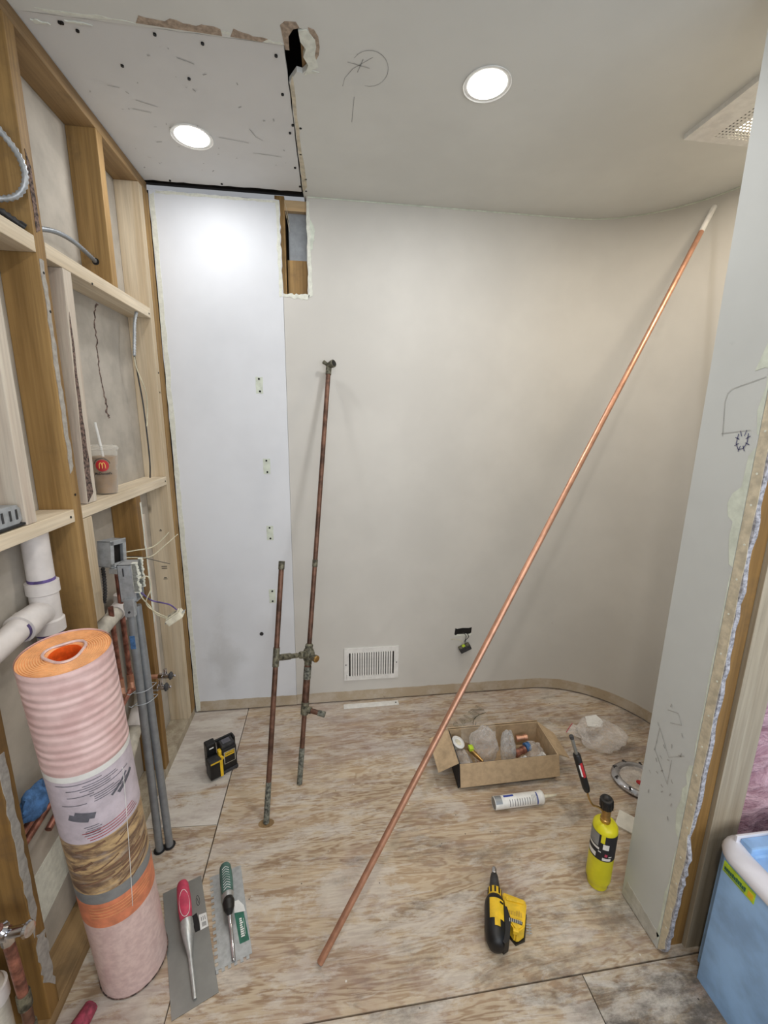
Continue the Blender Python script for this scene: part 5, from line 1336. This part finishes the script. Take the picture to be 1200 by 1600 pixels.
tb = text_bm('SALIN', .085, ml @ Matrix.Diagonal((1, .85, 1, 1)), 0.0)
# outline only: keep boundary edges as thin tubes
ed_ = [(e_.verts[0].co.copy(), e_.verts[1].co.copy()) for e_ in tb.edges if len(e_.link_faces) < 2]; tb.free()
bm = B()
for a, b in ed_:
    if (a-b).length > 1e-4: tube(bm, [a, b], .0009, 4, cap=False)
M['letter'] = plain('olive_print', (.38, .39, .30), .7); O('lettering', bm, 'letter', t_)
bm = B(); tube(bm, smooth_path([(1.385, 1.67, .13), (1.395, 1.71, .04), (1.43, 1.82, .012), (1.47, 1.86, .012), (1.52, 1.88, .010)]), .0014, 5); O('printed_line', bm, 'solder', t_)

# bag on the floor at the right
random.seed(31)
g = blob('plastic_bag', (2.010, 1.632, .038), (.105, .090, .052), 'crumpled clear plastic bag on the plywood behind the torch tip', 'plastic bag', seed=17, nu=40, nv=24, zmin=.001)
t_ = g
bm = B(); prism(bm, [(-.05, -.02), (-.03, .035), (.03, .04), (.045, .0), (.02, -.03)], .0, .002, 'z', Tr(1.985, 1.655, .088) @ Matrix.Rotation(.2, 4, 'X')); O('white_slip', bm, 'white', g)
bm = B(); prism(bm, [(1.865, 1.69), (1.93, 1.745), (1.97, 1.70), (1.94, 1.60), (1.93, 1.63)], .012, .014); O('bag_mouth', bm, 'bag', g)
bm = B(); tube(bm, [(1.865, 1.69, .014), (1.90, 1.72, .016), (1.93, 1.745, .015)], .0018, 6); O('zip_strip', bm, 'pink_rubber', g)

# shiny ring partly behind the partition
t = T('drain_ring', 'shiny oval metal ring in clear wrap on the floor, half hidden by the grey partition', 'ring', (2.03, 1.38, 0))
mr = Tr(2.025, 1.385, .014) @ Rz(-.5) @ Matrix.Diagonal((1.0, .92, 1, 1))
bm = B(); lathe(bm, [(.078, -.012), (.106, -.010), (.110, -.002), (.104, .006), (.092, .012), (.082, .010), (.076, .002), (.078, -.012)], mr, 44, caps=False); O('rim', bm, 'chrome', t, True, 40)
for k in range(9):
    a = 2*PI*k/9; bm = B(); box(bm, (-.009, -.004, -.002), (.009, .004, .0015), .0006, mr @ Rz(a) @ Tr(.098, 0, .0105) @ Rz(.5)); O('rim_slot', bm, 'dgrey', t)
bm = B(); lathe(bm, [(.001, .004), (.076, .003), (.076, -.002)], mr, 40, caps=False); O('clear_wrap', bm, 'bag', t, True)
bm = B(); lathe(bm, [(.012, .004), (.012, .007)], mr @ Tr(-.005, -.025, 0), 20); O('red_dot', bm, 'red', t)
# white tile scrap
t = T('tile_offcut', 'square white tile offcut on the floor between the torch and the partition', 'tile', (1.834, 1.22, 0))
bm = B(); prism(bm, [(1.847, 1.268), (1.905, 1.205), (1.845, 1.150), (1.787, 1.212)], .0008, .0075); O('glazed_slab', bm, 'tile', t)
bm = B(); prism(bm, [(1.846, 1.266), (1.903, 1.205), (1.845, 1.152), (1.789, 1.212)], .0, .0008); O('clay_back', bm, 'dgrey', t)

# ================================================================== BATHTUB
t = T('bathtub', 'new bathtub wrapped in blue film with a white rim, standing right of the partition', 'bathtub', (1.74, .5, 0))
zt = .452; ox0, oy1 = 1.708, .800; oxf, oyn = 2.49, -.70
# apron with blue film (faces -x)
bm = B(); prism(bm, [(ox0+.008, oy1-.004), (ox0+.008, oyn), (oxf, oyn), (oxf, oy1-.004)], .0, zt-.024)
bmesh.ops.bevel(bm, geom=[e_ for e_ in bm.edges if abs((e_.verts[0].co-e_.verts[1].co).z) > .2], offset=.034, segments=4, affect='EDGES'); O('apron', bm, 'film', t, True, 40)
# rolled white rim on the outer side
def sweep_rim(name, prof_, path, mat):
    """prof_: (offset outwards, z); path: closed list of (x,y) corners with outward offset by lerp"""
    bm = B(); rings = []
    n_ = len(path)
    for (off, z) in prof_:
        row = []
        for i in range(n_):
            p0, p, p1 = Vector(path[i-1]), Vector(path[i]), Vector(path[(i+1) % n_])
            d0_ = (p-p0).normalized(); d1_ = (p1-p).normalized(); nn = (Vector((d0_.y, -d0_.x))+Vector((d1_.y, -d1_.x))).normalized()
            k = off/max(.3, nn.dot(Vector((d0_.y, -d0_.x))))
            row.append(bm.verts.new((p.x+nn.x*k, p.y+nn.y*k, z)))
        rings.append(row)
    for a, b in zip(rings, rings[1:]):
        for i in range(n_): bm.faces.new((a[i], a[(i+1) % n_], b[(i+1) % n_], b[i]))
    return O(name, bm, mat, t, True, 60)
def rrect(x0, y0, x1, y1, r, n_=6):
    out = []
    for cx2, cy2, a0_ in ((x1-r, y0+r, -90), (x1-r, y1-r, 0), (x0+r, y1-r, 90), (x0+r, y0+r, 180)):
        for i in range(n_+1):
            a = math.radians(a0_+90*i/n_); out.append((cx2+r*math.cos(a), cy2+r*math.sin(a)))
    return out
outer = rrect(ox0+.02, oyn+.02, oxf-.02, oy1-.02, .042)
sweep_rim('rim', [(.010, zt-.030), (.018, zt-.028), (.020, zt-.020), (.016, zt-.009), (.006, zt-.002), (-.006, zt), (-.022, zt-.001), (-.034, zt-.004), (-.038, zt-.008)], outer, 'acrylic')
inner = rrect(ox0+.057, oyn+.06, oxf-.060, oy1-.060, .012)
sweep_rim('deck_film', [(.010, zt-.007), (.004, zt-.006), (-.004, zt-.010), (-.010, zt-.016)], inner, 'film')
bm = B(); prism(bm, rrect(ox0+.060, oyn+.064, oxf-.064, oy1-.0645, .012), zt-.020, zt-.012); O('cover_sheet', bm, 'film', t)
# raised tiling flange along the wall end
bm = B(); box(bm, (ox0+.055, oy1-.062, zt-.012), (oxf-.03, oy1-.030, zt+.012), .005); O('flange', bm, 'film', t)
bm = B(); box(bm, (ox0+.045, oy1-.030, zt-.012), (oxf-.03, oy1-.024, zt+.018), .0015); O('flange_lip', bm, 'acrylic', t)
# yellow-green label just under the rim
bm = B(); box(bm, (ox0+.0062, .676, .384), (ox0+.0085, .758, .414)); lb = O('label', bm, 'tag_yellow', t)
bm = B()
for k in range(11):
    y = .754-k*.0052; h_ = random.choice((.009, .011, .012)); box(bm, (ox0+.0054, y-.0041, .392), (ox0+.0062, y, .392+h_))
box(bm, (ox0+.0054, .70, .3875), (ox0+.0062, .754, .3888))
O('label_print', bm, 'print', lb); bpy.data.objects['label_print.001' if 'label_print.001' in bpy.data.objects else 'label_print'].data.materials[0] = M['green_label']
bm = B(); box(bm, (ox0+.0054, .679, .390), (ox0+.0062, .692, .406)); O('label_symbol', bm, 'yellow', lb)
# tape measure on the deck
t = T('tape_measure', 'yellow and black tool lying on the blue film at the right edge of the picture', 'tool', (1.858, .700, zt-.0115))
m = frame((1.858, .700, zt-.0115), (.35, 1, 0))
bm = B(); box(bm, (-.04, -.03, 0), (.04, .03, .035), .009, m); O('case', bm, 'yellow', t)
bm = B(); box(bm, (-.044, -.032, .006), (-.012, .032, .038), .008, m); box(bm, (.022, -.034, -.0), (.046, .034, .038), .008, m); O('rubber_cover', bm, 'black', t)
bm = B(); lathe(bm, [(.018, 0), (.018, .002)], m @ Tr(0, 0, .034), 20); O('side_disc', bm, 'black', t)
